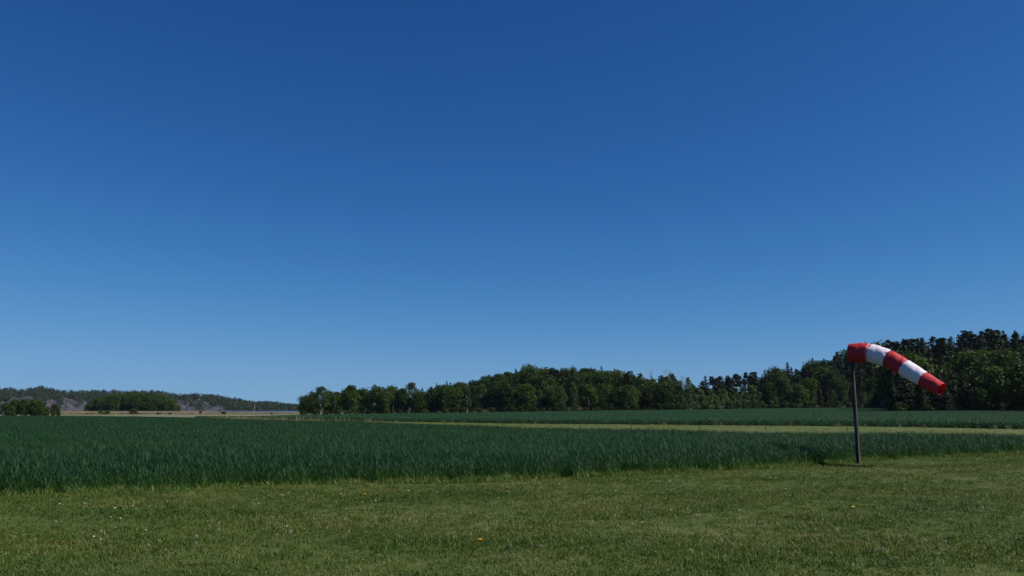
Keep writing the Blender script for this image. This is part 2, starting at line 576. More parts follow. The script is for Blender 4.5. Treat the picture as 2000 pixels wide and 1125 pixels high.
def blades(base, direc, length, width, droop, r, seg=3):
    """Strips of quads: a blade leaves base upward, leans along direc and droops. Returns V, F."""
    n = len(base)
    side = np.stack([-direc[:, 1], direc[:, 0], np.zeros(n)], 1)
    tw = r.uniform(-0.9, 0.9, n)[:, None]
    side = unit(side + np.stack([direc[:, 0], direc[:, 1], np.zeros(n)], 1) * tw)
    rings = []
    for k in range(seg + 1):
        t = k / seg
        out = length * (0.18 * t + droop * t * t)
        up = length * (t - 0.55 * droop * t ** 2.6)
        c = base + np.concatenate([direc[:, :2] * out[:, None], up[:, None]], 1)
        wv = width * (1.0 - 0.92 * t ** 1.8) * 0.5
        rings.append((c - side * wv[:, None], c + side * wv[:, None]))
    V = np.stack([x for pair in rings for x in pair], 1)       # n, 2*(seg+1), 3
    m = V.shape[1]
    F = []
    off = (np.arange(n) * m)[:, None]
    for k in range(seg):
        F.append(off + np.array([[2 * k, 2 * k + 1, 2 * k + 3, 2 * k + 2]]))
    return V.reshape(-1, 3), np.concatenate(F, 0)


def tuft(name, n, rad, h0, h1, w0, w1, d0, d1, r, seg=2, z0=-0.01):
    a = r.uniform(0, 2 * np.pi, n)
    q = rad * np.sqrt(r.uniform(0, 1, n))
    base = np.stack([q * np.cos(a), q * np.sin(a), np.full(n, z0)], 1)
    b = r.uniform(0, 2 * np.pi, n)
    direc = np.stack([np.cos(b), np.sin(b), np.zeros(n)], 1)
    V, F = blades(base, direc, r.uniform(h0, h1, n), r.uniform(w0, w1, n), r.uniform(d0, d1, n), r, seg)
    return make_mesh(name, V, F)


def wheat_clump(name, stems, rad, h, width, r, leaves=3, squash=1.0):
    Vs, Fs, o = [], [], 0
    a = r.uniform(0, 2 * np.pi, stems)
    q = rad * np.sqrt(r.uniform(0, 1, stems))
    base = np.stack([q * np.cos(a), q * np.sin(a) * squash, np.full(stems, -0.02)], 1)
    H = h * r.uniform(0.88, 1.04, stems)
    b = r.uniform(0, 2 * np.pi, stems)
    d = np.stack([np.cos(b), np.sin(b), np.zeros(stems)], 1)
    V, F = blades(base, d, H * 0.9, np.full(stems, width * 0.55), np.full(stems, 0.03), r, 2)
    Vs.append(V); Fs.append(F + o); o += len(V)
    for k in range(leaves):
        b = r.uniform(0, 2 * np.pi, stems)
        d = np.stack([np.cos(b), np.sin(b), np.zeros(stems)], 1)
        t = (0.15 + 0.75 * (k + r.uniform(0, 0.9, stems)) / leaves)
        lb = base + np.stack([np.zeros(stems), np.zeros(stems), H * t], 1)
        V, F = blades(lb, d, h * r.uniform(0.22, 0.38, stems), np.full(stems, width) * r.uniform(0.7, 1.2, stems), r.uniform(0.2, 0.75, stems), r, 3)
        Vs.append(V); Fs.append(F + o); o += len(V)
    return make_mesh(name, np.concatenate(Vs), np.concatenate(Fs))


def rots(n, tilt=0.12):
    return np.stack([rng.normal(0, tilt, n), rng.normal(0, tilt, n), rng.uniform(0, 2 * np.pi, n)], 1)


def jgrid(x0, x1, y0, y1, dens):
    n = int((x1 - x0) * (y1 - y0) * dens)
    return rng.uniform(x0, x1, n), rng.uniform(y0, y1, n)


def in_view(x, y, margin=1.22, pad=5):
    return np.abs(x) < (0.636 * y) * margin + pad


def inside(poly, x, y):
    P = np.array(poly, float)
    c = np.zeros(len(x), bool)
    j = len(P) - 1
    for i in range(len(P)):
        xi, yi = P[i]
        xj, yj = P[j]
        hit = ((yi > y) != (yj > y)) & (x < (xj - xi) * (y - yi) / (yj - yi + 1e-12) + xi)
        c ^= hit
        j = i
    return c


def wob(x, y, f, ph=0.0):
    """Soft -1..1 patchiness from world position."""
    return (np.sin(x * f + 2.1 * np.sin(y * f * 0.7 + ph)) + np.sin(y * f * 1.3 + 1.7 * np.sin(x * f * 0.6 - ph))) * 0.5


# lawn grass
tufts = [tuft("lawn_tuft", 34, 0.12, 0.025, 0.062, 0.004, 0.008, 0.1, 0.9, rng) for _ in range(5)]
tufts += [tuft("leafy_tuft", 14, 0.10, 0.02, 0.045, 0.010, 0.018, 0.5, 1.2, rng) for _ in range(2)]
tufts += [tuft("tall_tuft", 7, 0.05, 0.10, 0.17, 0.004, 0.007, 0.1, 0.6, rng, 3)]
lp = []
for y0, y1, dens in ((5, 10, 210), (10, 16, 150), (16, 30, 90)):
    x, y = jgrid(-26, 28, y0, y1, dens)
    k = in_view(x, y) & (y < edge_y(x) + 0.35)
    k &= rng.uniform(0, 1, len(x)) < np.clip(0.92 + 0.45 * wob(x, y, 1.1), 0.35, 1)
    lp.append(np.stack([x[k], y[k]], 1))
lp = np.concatenate(lp)
n = len(lp)
z = und(lp[:, 0], lp[:, 1])
sc = np.clip(rng.normal(1.0, 0.22, n) + 0.22 * wob(lp[:, 0], lp[:, 1], 1.7, 2), 0.5, 1.7)
v = rng.choice(8, n, p=[.155, .155, .155, .155, .155, .105, .105, .015])
o = scatter('lawn_grass', np.c_[lp, z], rots(n, 0.2), np.stack([sc, sc, sc * np.clip(1 + 0.25 * wob(lp[:, 0], lp[:, 1], 0.9, 4), 0.6, 1.4)], 1), [(t, M['blade']) for t in tufts], v)
tag(o, 'short mown lawn grass with dry patches in the foreground', 'grass', kind='stuff')

# near wheat: fine close to the camera, coarser clumps farther off
WHEAT = 0.61


def near_wheat_mask(x, y):
    far_line = inside(NEAR + [(-300, 222), (-300, -60), (60, -60)], x, y)
    return far_line & (y > edge_y(x) + 0.1 + 0.12 * np.sin(x * 3.1) + 0.1 * np.sin(x * 7.3))


fine = [wheat_clump("wheat_clump", 16, 0.15, WHEAT, 0.0085, rng) for _ in range(6)]
mid = [wheat_clump("wheat_clump_mid", 60, 0.36, WHEAT, 0.011, rng) for _ in range(5)]
big = [wheat_clump("wheat_clump_far", 120, 0.80, WHEAT, 0.022, rng, 2) for _ in range(4)]
far_big = [b_.copy() for b_ in big]
P, Vr = [], []
for y0, y1, dens, lo, hi in ((13, 32, 52, 0, 6), (32, 46, 34, 0, 6), (44, 80, 10, 6, 11), (80, 125, 5.5, 6, 11), (115, 230, 1.5, 11, 15)):
    x, y = jgrid(-0.8 * y1 - 6, min(0.8 * y1 + 6, 45), y0, y1, dens)
    k = in_view(x, y) & near_wheat_mask(x, y)
    P.append(np.stack([x[k], y[k]], 1))
    Vr.append(rng.integers(lo, hi, k.sum()))
P, Vr = np.concatenate(P), np.concatenate(Vr)
n = len(P)
hh = 1 + 0.06 * wob(P[:, 0], P[:, 1], 0.35) + 0.03 * wob(P[:, 0], P[:, 1], 1.6, 1)
eh = np.clip((P[:, 1] - edge_y(P[:, 0])) / 1.8, 0, 1)
hh *= 0.72 + 0.28 * eh ** 0.7
s1 = rng.uniform(0.85, 1.15, n)
o = scatter('wheat_crop', np.c_[P, ground(P[:, 0], P[:, 1])], rots(n, 0.055), np.stack([s1, s1, hh * rng.uniform(0.95, 1.04, n)], 1),
            [(t, M['wheat_near']) for t in fine] + [(t, M['wheat']) for t in mid + big], Vr)
tag(o, 'blue green wheat crop standing between the lawn and the airstrip', 'crop', kind='stuff')

# yellowish weeds and tall grass along the edge of the wheat
x = rng.uniform(-24, 28, 6200)
y = edge_y(x) + rng.normal(0.05, 0.22, len(x))
k = in_view(x, y) & (rng.uniform(0, 1, len(x)) < 0.55 + 0.45 * wob(x, y, 0.9))
x, y = x[k], y[k]
sc = rng.uniform(0.6, 1.25, len(x))
edge_t = [tuft("edge_tuft", 14, 0.08, 0.08, 0.21, 0.006, 0.013, 0.1, 0.8, rng, 3) for _ in range(4)]
o = scatter('edge_grass', np.c_[x, y, np.full(len(x), 0.04)], rots(len(x), 0.15), np.stack([sc] * 3, 1), [(t, M['wheat_edge']) for t in edge_t])
tag(o, 'yellow green weeds along the foot of the wheat', 'grass', kind='stuff')

# far wheat field
FARP = FARE[1:9] + [(-46, 140), (-51, 200), (-66, 290), (-76, 346), (0, 352), (60, 344), (120, 322), (148, 303), (152, 250), (128, 205), (190, 195), (190, 60), (110, 8)]
P, Vr = [], []
for y0, y1, dens in ((40, 130, 2.8), (130, 220, 1.5), (220, 353, 0.9)):
    x, y = jgrid(-100, min(190, 0.72 * y1 + 6), y0, y1, dens)
    k = in_view(x, y, 1.1) & inside(FARP, x, y)
    P.append(np.stack([x[k], y[k]], 1))
P = np.concatenate(P)
n = len(P)
s1 = rng.uniform(0.9, 1.2, n)
o = scatter('far_wheat_crop', np.c_[P, ground(P[:, 0], P[:, 1])], rots(n, 0.03), np.stack([s1, s1, (0.95 + 0.1 * wob(P[:, 0], P[:, 1], 0.07))], 1), [(t, M['far_wheat']) for t in far_big])
tag(o, 'second wheat field beyond the airstrip, reaching to the wood', 'crop', kind='stuff')

# grass of the airstrip and its dry tufts
t_ = rng.uniform(0, 1, 60000)
w_ = rng.uniform(0, 1, 60000)
ti = t_ * 179
i0 = np.minimum(ti.astype(int), 178)
fr = (ti - i0)[:, None]
pa = A[i0] * (1 - fr) + A[i0 + 1] * fr
pb = B[i0] * (1 - fr) + B[i0 + 1] * fr
pp = pa * (1 - w_[:, None]) + pb * w_[:, None]
k = in_view(pp[:, 0], pp[:, 1]) & (pp[:, 1] > 24)
pp = pp[k]
n = len(pp)
sc = rng.uniform(0.9, 1.9, n)
o = scatter('airstrip_grass', np.c_[pp, ground(pp[:, 0], pp[:, 1]) + 0.03], rots(n, 0.15), np.stack([sc, sc, sc * 0.8], 1), [(t.copy(), M['strip_blade']) for t in tufts[:5]])
tag(o, 'mown grass of the airstrip between the two wheat fields', 'grass', kind='stuff')
dry_t = [tuft("dry_tuft", 22, 0.16, 0.22, 0.6, 0.010, 0.02, 0.05, 0.5, rng, 3) for _ in range(4)]
P = []
for poly, nn, sd, lo in ((A, 1500, 0.5, 0.35), (B, 1500, 0.7, 0.3)):
    i = rng.integers(0, 179, nn)
    f = rng.uniform(0, 1, nn)[:, None]
    q = poly[i] * (1 - f) + poly[i + 1] * f + rng.normal(0, sd, (nn, 2))
    k = rng.uniform(0, 1, nn) < 0.45 + 0.6 * wob(q[:, 0], q[:, 1], 0.25)
    P.append(q[k])
i = rng.integers(0, 178, 5200)
f = rng.uniform(0, 1, 5200)[:, None]
q = A[i] * (1 - f) + A[i + 1] * f + rng.normal(0, 0.35, (5200, 2)) + np.array([0.5, 0.4])
k = (q[:, 1] > 62) & (q[:, 1] < 92) & (rng.uniform(0, 1, 5200) < 0.75 + 0.5 * wob(q[:, 0], q[:, 1], 0.3))
P.append(q[k])
NDRY = sum(map(len, P)) - k.sum()
tallf = np.concatenate([np.zeros(NDRY), np.ones(k.sum())])
q = np.concatenate(P)
k = in_view(q[:, 0], q[:, 1]) & (q[:, 1] > 27)
q = q[k]
tallf = tallf[k]
sc = rng.uniform(0.45, 0.95, len(q)) * (1 + 1.05 * tallf) * (1 + 0.4 * (rng.uniform(0, 1, len(q)) > 0.93))
o = scatter('dry_grass', np.c_[q, ground(q[:, 0], q[:, 1])], rots(len(q), 0.12), np.stack([sc] * 3, 1), [(t, M['dry']) for t in dry_t])
tag(o, 'pale dry grass tufts along the edges of the airstrip', 'grass', kind='stuff')

# reeds by the lake, rough meadow grass
reed_t = [tuft("reed_patch", 90, 1.6, 1.3, 2.0, 0.05, 0.10, 0.02, 0.2, rng, 2) for _ in range(4)]
rp = rng.uniform(60, 600, 6500)
ry = rng.uniform(0, 1, 6500)
ry = np.where(rp < 430, 492 + ry * 90, 505 + ry * 60) + 8 * np.sin(rp * 0.06)
ru = np.vectorize(upx)(rp)
rx = ru * ry
hs = np.interp(rp, [60, 380, 450, 600], [1.0, 1.0, 0.72, 0.6]) * rng.uniform(0.85, 1.1, len(rp))
k = ~((np.abs(rp - 392) < 9) & (ry < 540))
o = scatter('reed_bed', np.c_[rx, ry, ground(rx, ry)][k], rots(k.sum(), 0.04), np.stack([np.full(len(rp), 1.1)] * 2 + [hs], 1)[k], [(t, M['reed']) for t in reed_t])
tag(o, 'pale dry reed bed along the lake shore', 'reeds', kind='stuff')

# ---------------------------------------------------------------- windsock
YP = -EYE / ray(1677, 908)[1]
XP = upx(1677) * YP
# base pixel row 908 is off the horizon row: use its own X/Y
XP = ray(1677, 908)[0] * YP
ws = thing('windsock', 'red and white striped windsock on a grey wooden post at the wheat edge', 'windsock', (XP, YP, 0.0))
zt = zpx(703, YP)
mbp = MB()
hw = 0.047
prof = [(-0.3, hw * 1.02), (0.3, hw), (1.5, hw * 0.97), (zt, hw * 0.93)]
ch = 0.012
V, F = [], []
for z_, h_ in prof:
    c_ = h_ - ch
    for (x_, y_) in ((h_, -c_), (h_, c_), (c_, h_), (-c_, h_), (-h_, c_), (-h_, -c_), (-c_, -h_), (c_, -h_)):
        a_ = R(-49)
        V.append((x_ * math.cos(a_) - y_ * math.sin(a_), x_ * math.sin(a_) + y_ * math.cos(a_), z_))
for i in range(len(prof) - 1):
    for k in range(8):
        F.append((i * 8 + k, i * 8 + (k + 1) % 8, (i + 1) * 8 + (k + 1) % 8, (i + 1) * 8 + k))
F.append(tuple(range(24, 32)))
post = obj('post', make_mesh('post', V, F), M['grey_wood'], ws)

# centre line of the sock: photograph position, radius in pixels, distance step towards the camera
RINGS = [(1660.0, 689.6, 17.2, 0.00), (1668, 689.2, 18.4, -0.09), (1682, 688.8, 18.9, -0.24), (1700, 689.6, 18.0, -0.42), (1717, 694.2, 17.6, -0.60), (1734, 700.2, 17.3, -0.78),
         (1750, 708.6, 17.2, -0.95), (1766, 717.8, 16.7, -1.12), (1785, 729.2, 16.0, -1.33), (1803, 740.0, 15.0, -1.52), (1822, 751.0, 13.6, -1.73), (1838.5, 760.0, 12.4, -1.92)]
cen, rad = [], []
for p, y, r_, dy in RINGS:
    Yc = YP - 0.03 + dy
    u, s = ray(p, y)
    cen.append(Vector((u * Yc - XP, Yc - YP, EYE + s * Yc)))
    rad.append(r_ / (FPX * 1.004) * Yc * 0.985)


def catmull(vals, t):
    i = min(int(t), len(vals) - 2)
    f = t - i
    p0, p1, p2, p3 = vals[max(i - 1, 0)], vals[i], vals[i + 1], vals[min(i + 2, len(vals) - 1)]
    return 0.5 * ((2 * p1) + (p2 - p0) * f + (2 * p0 - 5 * p1 + 4 * p2 - p3) * f * f + (3 * p1 - p0 - 3 * p2 + p3) * f ** 3)


SEAMS = [0, 3, 5, 7, 9, 11]
NS = 56


def sock_ring(t):
    c, r_ = catmull(cen, t), catmull(rad, t)
    d = (catmull(cen, min(t + 0.05, 11)) - catmull(cen, max(t - 0.05, 0))).normalized()
    if t < 1.0:                                   # the hoop holds the mouth upright
        d = (d * t + Vector((0.78, -0.62, 0)) * (1 - t)).normalized()
    s_ = d.cross(Vector((0, 0, 1))).normalized()
    u_ = s_.cross(d)
    near = min(abs(t - q) for q in SEAMS[1:5])
    pinch = math.exp(-(near / 0.16) ** 2)
    pts = []
    for k in range(NS):
        w_ = 2 * math.pi * k / NS
        fold = 0.022 * math.sin(w_ * 9 + t * 1.3) * pinch + 0.011 * math.sin(w_ * 4 + t * 4.1 + math.sin(t * 3)) + 0.007 * math.sin(w_ * 13 - t * 7.0) * (0.35 + pinch) + 0.010 * math.sin(w_ * 3 + t * 11) * (0.3 + pinch)
        bag = 1.0 + 0.018 * (1 - pinch) + 0.03 * max(0, -math.sin(w_)) * (0.4 if t > 1 else 0)
        if t > 9.5:
            fold += 0.012 * math.sin(w_ * 3 + 1.0) * (t - 9.5) / 1.5
        rr = r_ * (bag - 0.02 * pinch + fold * 1.6)
        pts.append(c + (s_ * math.cos(w_) + u_ * math.sin(w_)) * rr)
    return pts


for bi in range(5):
    t0, t1 = SEAMS[bi], SEAMS[bi + 1]
    g = 0.004
    ts = np.linspace(t0 + (g if bi else 0), t1 - (g if bi < 4 else 0), 26)
    V, F = [], []
    for t in ts:
        V += sock_ring(float(t))
    nr = len(ts)
    for i in range(nr - 1):
        for k in range(NS):
            k2 = (k + 1) % NS
            F.append((i * NS + k, i * NS + k2, (i + 1) * NS + k2, (i + 1) * NS + k))
    red = bi % 2 == 0
    bo = obj('red_band' if red else 'white_band', make_mesh('red_band' if red else 'white_band', V, F, True), M['red_cloth'] if red else M['white_cloth'], ws)
    so = bo.modifiers.new('cloth_thickness', 'SOLIDIFY')
    so.thickness = 0.003
# hem at the tail, hoop and swivel at the mouth
for nm, t, rr, mt in (('hem', 11.0, 0.006, M['red_cloth']), ('trim', 2.84, 0.007, M['white_cloth']), ('hoop', 0.05, 0.011, M['metal'])):
    ring = sock_ring(t)
    mb = MB()
    V, F = [], []
    cc = sum(ring, Vector()) / NS
    ax = (catmull(cen, min(t + 0.1, 11)) - catmull(cen, max(t - 0.1, 0))).normalized()
    for p in ring:
        ro = (p - cc).normalized()
        for k in range(6):
            w_ = 2 * math.pi * k / 6
            V.append(p - ro * (0.012 if nm == 'hoop' else 0) + ro * rr * math.cos(w_) + ax * rr * math.sin(w_))
    for i in range(NS):
        for k in range(6):
            F.append((i * 6 + k, i * 6 + (k + 1) % 6, ((i + 1) % NS) * 6 + (k + 1) % 6, ((i + 1) % NS) * 6 + k))
    obj(nm, make_mesh(nm, V, F, True), mt, ws)
mb = MB()
mb.tube([(0, 0, zt - 0.25), (0, 0, cen[1].z + rad[1] * 0.9)], [0.016, 0.016], 10)
c0 = cen[0]
for sx in (-1, 1):
    mb.tube([(0, 0, c0.z + sx * 0.12), tuple(c0 + Vector((0.02, 0, sx * rad[0] * 0.92)))], [0.008, 0.008], 8)
obj('swivel', mb.mesh('swivel', True), M['metal'], ws)

# ---------------------------------------------------------------- trees
def lobes_crown(name, lobes, per, leaf, r, out=0.75, fill=0.55):
    Cs, Ns, Ss = [], [], []
    for (c, rx, rz, wgt) in lobes:
        n = int(per * wgt)
        d = unit(r.normal(size=(n, 3)))
        q = r.uniform(0, 1, n) ** (fill / 1.6)
        q = q * (1 + 0.16 * np.sin(d[:, 0] * 5 + c[0]) * np.sin(d[:, 1] * 6 + c[1]) + 0.12 * np.sin(d[:, 2] * 9 + c[2]))
        pos = np.array(c) + d * q[:, None] * np.array([rx, rx, rz])
        nn = d * out + r.normal(size=(n, 3)) * 0.5 + np.array([0, 0, 0.25])
        Cs.append(pos); Ns.append(nn); Ss.append(leaf * r.uniform(0.55, 1.35, n))
    V, F = cards(np.concatenate(Cs), np.concatenate(Ns), np.concatenate(Ss), r, 0.8)
    return make_mesh(name, V, F)


def broadleaf(h, width, low, nl, leaf, per, r, name='crown', trunk_r=0.28, slim=False):
    """Unit tree: returns trunk mesh, crown mesh. low = height of the lowest foliage."""
    lobes = []
    hz = h - low
    mb = MB()
    bend = r.normal(0, 0.25, 2)
    top = (bend[0], bend[1], h * 0.72)
    mb.tube([(0, 0, -0.5), (0, 0, 0.25), (bend[0] * 0.3, bend[1] * 0.3, h * 0.3), top], [trunk_r * 1.35, trunk_r, trunk_r * 0.8, trunk_r * 0.25], 8)
    for i in range(nl):
        t = (i + r.uniform(0.1, 0.9)) / nl
        zc = low + hz * (0.10 + 0.80 * t)
        prof_ = math.sin(math.pi * (0.14 + 0.80 * t)) ** (0.75 if not slim else 1.0)
        rr = width * 0.5 * prof_ * r.uniform(0.45, 0.82)
        a = i * 2.4 + r.uniform(-0.5, 0.5)
        sx = width * r.uniform(0.16, 0.27) * (0.8 if slim else 1)
        sz = sx * r.uniform(0.65, 0.95) * (1.5 if slim else 1)
        c = (rr * math.cos(a), rr * math.sin(a), min(zc, h - sz * 0.9))
        lobes.append((c, sx, sz, (sx / (width * 0.22)) ** 2))
        if r.uniform() < 0.6:
            s_ = (bend[0] * 0.4, bend[1] * 0.4, max(low * 0.8, c[2] * 0.62))
            mid_ = ((s_[0] + c[0]) * 0.5, (s_[1] + c[1]) * 0.5, (s_[2] + c[2]) * 0.5 - 0.1)
            mb.tube([s_, mid_, c], [trunk_r * 0.35, trunk_r * 0.22, trunk_r * 0.08], 5)
    lobes.append(((bend[0], bend[1], h - width * 0.20), width * 0.2, width * 0.17, 0.9))
    crown = lobes_crown(name, lobes, per, leaf, r)
    return mb.mesh('trunk', True), crown


def spruce(h, width, low, r, leaf=0.40, whorls=34):
    mb = MB()
    mb.tube([(0, 0, -0.5), (0, 0, h * 0.5), (0, 0, h * 0.97)], [0.24, 0.15, 0.02], 7)
    Cs, Ns, Ss = [], [], []
    for i in range(whorls):
        t = (i + r.uniform(-0.3, 0.3)) / (whorls - 1)
        t = min(max(t, 0), 1)
        z_ = low + (h - low) * t ** 0.92
        rad_ = width * 0.5 * (1 - t) ** 0.68 * r.uniform(0.72, 1.15) + 0.42 * (1 - t) + 0.16
        nb = int(7 + 7 * (1 - t))
        for k in range(nb):
            a = r.uniform(0, 2 * np.pi)
            L_ = rad_ * r.uniform(0.55, 1.15)
            m_ = max(4, int(L_ / 0.20))
            s_ = np.linspace(0.08, 1, m_) + r.normal(0, 0.03, m_)
            zz = z_ - L_ * (0.30 * s_ - 0.14 * s_ ** 2) + r.normal(0, 0.08, m_)
            sp_ = 0.10 + 0.10 * s_[:, None] * L_ * 0.5
            Cs.append(np.stack([np.cos(a) * L_ * s_, np.sin(a) * L_ * s_, zz], 1) + r.normal(0, 1, (m_, 3)) * sp_ * [1, 1, 0.6])
            Ns.append(np.stack([np.cos(a) * 0.6 + r.normal(0, .4, m_), np.sin(a) * 0.6 + r.normal(0, .4, m_), 0.6 + r.normal(0, .3, m_)], 1))
            Ss.append(leaf * (0.65 + 0.5 * r.uniform(0, 1, m_)) * (0.55 + 0.45 * (1 - t)))
    n = 40
    q = r.uniform(0, 1, n)
    Cs.append(np.stack([r.normal(0, .16, n) * q, r.normal(0, .16, n) * q, h - 1.6 * q], 1)); Ns.append(r.normal(size=(n, 3)) * [1, 1, .3]); Ss.append(0.13 + 0.10 * q)
    V, F = cards(np.concatenate(Cs), np.concatenate(Ns), np.concatenate(Ss), r, 0.7)
    return mb.mesh('trunk', True), make_mesh('crown', V, F)


def pine(h, width, low, r, leaf=0.34):
    mb = MB()
    b = r.normal(0, 0.3, 2)
    mb.tube([(0, 0, -0.5), (b[0] * .2, b[1] * .2, h * 0.4), (b[0], b[1], h * 0.95)], [0.22, 0.17, 0.04], 7)
    lobes = []
    nl = int(r.integers(26, 33))
    for i in range(nl):
        t = (i + r.uniform(0, 1)) / nl
        z_ = low + (h - 0.4 - low) * t
        rr = width * 0.5 * (1 - 0.80 * t ** 1.8) * (0.55 + 0.45 * min(1, t * 5)) * r.uniform(0.3, 1.1)
        a = i * 2.4 + r.uniform(-.7, .7)
        c = (b[0] * z_ / h + rr * math.cos(a), b[1] * z_ / h + rr * math.sin(a), z_)
        sx = width * r.uniform(0.12, 0.20) * (1.15 - 0.5 * t)
        lobes.append((c, sx, sx * r.uniform(0.5, 0.8), (sx / (width * 0.16)) ** 2))
        mb.tube([(b[0] * z_ / h, b[1] * z_ / h, z_ - rr * 0.25), c], [0.05, 0.02], 4)
    lobes.append(((b[0], b[1], h - 0.6), width * 0.08, 0.65, 0.45))
    return mb.mesh('trunk', True), lobes_crown('crown', lobes, 85, leaf, r, 0.4, 0.95)


def bare_tree(h, r):
    mb = MB()
    mb.tube([(0, 0, -0.3), (0.1, 0, h * 0.5), (0.0, 0.1, h)], [0.13, 0.09, 0.02], 6)
    tw = MB()
    for i in range(26):
        z_ = h * r.uniform(0.4, 0.95)
        a = r.uniform(0, 2 * np.pi)
        l_ = h * 0.22 * (1.25 - z_ / h) * r.uniform(0.6, 1.2) + 0.6
        e = (math.cos(a) * l_ * 0.7, math.sin(a) * l_ * 0.7, z_ + l_ * 0.9)
        tw.tube([(0, 0, z_), (e[0] * .5, e[1] * .5, z_ + l_ * .38), e], [0.04, 0.03, 0.012], 4)
        for j in range(4):
            f = r.uniform(0.4, 0.95)
            a2 = a + r.uniform(-1, 1)
            s_ = (e[0] * f, e[1] * f, z_ + l_ * 0.9 * f)
            tw.tube([s_, (s_[0] + math.cos(a2) * .5, s_[1] + math.sin(a2) * .5, s_[2] + r.uniform(.4, .9))], [0.025, 0.01], 4)
    return mb.mesh('trunk', True), tw.mesh('twigs')


PROTO = {}
PROTO['oak'] = [(12.0, *broadleaf(12, r_w, lo, 22, 0.33, 190, rng)) for r_w, lo in ((11.0, 0.6), (9.5, 0.8), (12.0, 1.0), (8.6, 0.5), (10.4, 0.7), (7.8, 0.8))]
PROTO['birch'] = [(12.0, *broadleaf(12, r_w, lo, 24, 0.24, 120, rng, trunk_r=0.16, slim=True)) for r_w, lo in ((5.8, 2.6), (5.0, 2.4), (6.4, 3.0), (5.4, 1.8))]
PROTO['spruce'] = [(17.0, *spruce(17, w_, lo, rng)) for w_, lo in ((6.4, 1.0), (5.6, 0.8), (7.0, 1.5), (5.2, 2.5), (6.0, 0.6))]
PROTO['pine'] = [(16.0, *pine(16, w_, lo, rng)) for w_, lo in ((6.4, 5.0), (5.8, 6.0), (7.0, 7.0), (5.6, 4.0), (6.2, 8.0))]
PROTO['sapling'] = [(6.5, *broadleaf(6.5, w_, 0.3, 11, 0.21, 150, rng, trunk_r=0.07, slim=True)) for w_ in (2.6, 3.2, 2.9, 3.6)]
PROTO['bush'] = [(3.0, *broadleaf(3.0, w_, 0.0, 10, 0.20, 120, rng, trunk_r=0.08)) for w_ in (4.2, 5.0, 3.4, 3.8)]
PROTO['bare'] = [(13.0, *bare_tree(13, rng)) for _ in range(2)]
KIND = {'oak': ('oak_tree', 'oak', 'bark'), 'birch': ('birch_tree', 'birch', 'birch_bark'), 'spruce': ('spruce_tree', 'spruce', 'bark'),
        'pine': ('pine_tree', 'pine', 'pine_bark'), 'sapling': ('young_birch', 'sapling', 'birch_bark'), 'bush': ('bush', 'bush', 'bark'), 'bare': ('bare_tree', 'birch_bark', 'birch_bark')}
CROWN = {'bare': 'twigs', 'bush': 'foliage', 'sapling': 'crown'}
MASTER = {}
TREES = []            # (object, kind, px, row)


def plant(kind, px, Y, H=None, top=None, row='', wf=1.0, var=None):
    """A tree of its own: trunk and crown under one Empty, sharing mesh data with its like."""
    X = upx(px) * Y
    gz = g1(X, Y)
    if H is None:
        H = zpx(top, Y) - gz
    vs = PROTO[kind]
    i = random.randrange(len(vs)) if var is None else var % len(vs)
    h0, tm, cm = vs[i]
    s = H / h0
    nm, lm, bm = KIND[kind]
    e = bpy.data.objects.new(nm, None)
    COL.objects.link(e)
    e.empty_display_size = 0.3
    e.location = (X, Y, gz - 0.05)
    e.rotation_euler = (0, 0, random.uniform(0, 6.28))
    ws_ = s ** 0.6 * wf * random.uniform(0.92, 1.15)
    e.scale = (ws_, ws_, s)
    key = (kind, i)
    if key not in MASTER:
        t = bpy.data.objects.new('trunk', tm)
        c = bpy.data.objects.new(CROWN.get(kind, 'crown'), cm)
        tm.materials.append(M[bm])
        cm.materials.append(M[lm])
        MASTER[key] = (t, c)
        kids = (t, c)
    else:
        kids = tuple(q.copy() for q in MASTER[key])
    for q in kids:
        COL.objects.link(q)
        q.parent = e
    TREES.append((e, kind, px, row, H))
    return e


SKY = [(560, 792), (580, 785), (592, 772), (604, 767), (615, 757), (625, 754), (638, 760), (650, 765), (668, 755), (685, 751), (705, 754), (720, 759), (735, 753), (752, 753), (765, 754), (785, 751), (800, 746),
       (812, 752), (822, 762), (838, 754), (860, 750), (885, 744), (920, 740), (950, 732), (975, 724), (1000, 722), (1020, 716), (1032, 712), (1048, 715), (1065, 716), (1080, 720), (1100, 717), (1118, 716), (1140, 717),
       (1165, 716), (1182, 714), (1200, 718), (1225, 719), (1245, 724), (1262, 726), (1280, 735), (1295, 730), (1312, 727), (1328, 740), (1345, 740), (1358, 755), (1368, 757), (1376, 731), (1392, 733), (1404, 735),
       (1420, 727), (1432, 735), (1442, 722), (1455, 726), (1472, 723), (1484, 735), (1500, 719), (1518, 714), (1530, 725), (1542, 708), (1560, 716), (1575, 715), (1590, 697), (1610, 700), (1632, 688), (1650, 684),
       (1680, 675), (1710, 664), (1735, 660), (1765, 662), (1800, 655), (1830, 652), (1850, 658), (1875, 650), (1900, 640), (1930, 646), (1942, 637), (1955, 640), (1980, 645), (2000, 645), (2060, 640), (2300, 645)]


def sky(px):
    return float(interp(px, SKY))


def front(px):
    return float(interp(px, FRONT))


def pick(*opts):
    return random.choices([o for o, _ in opts], [w for _, w in opts])[0]


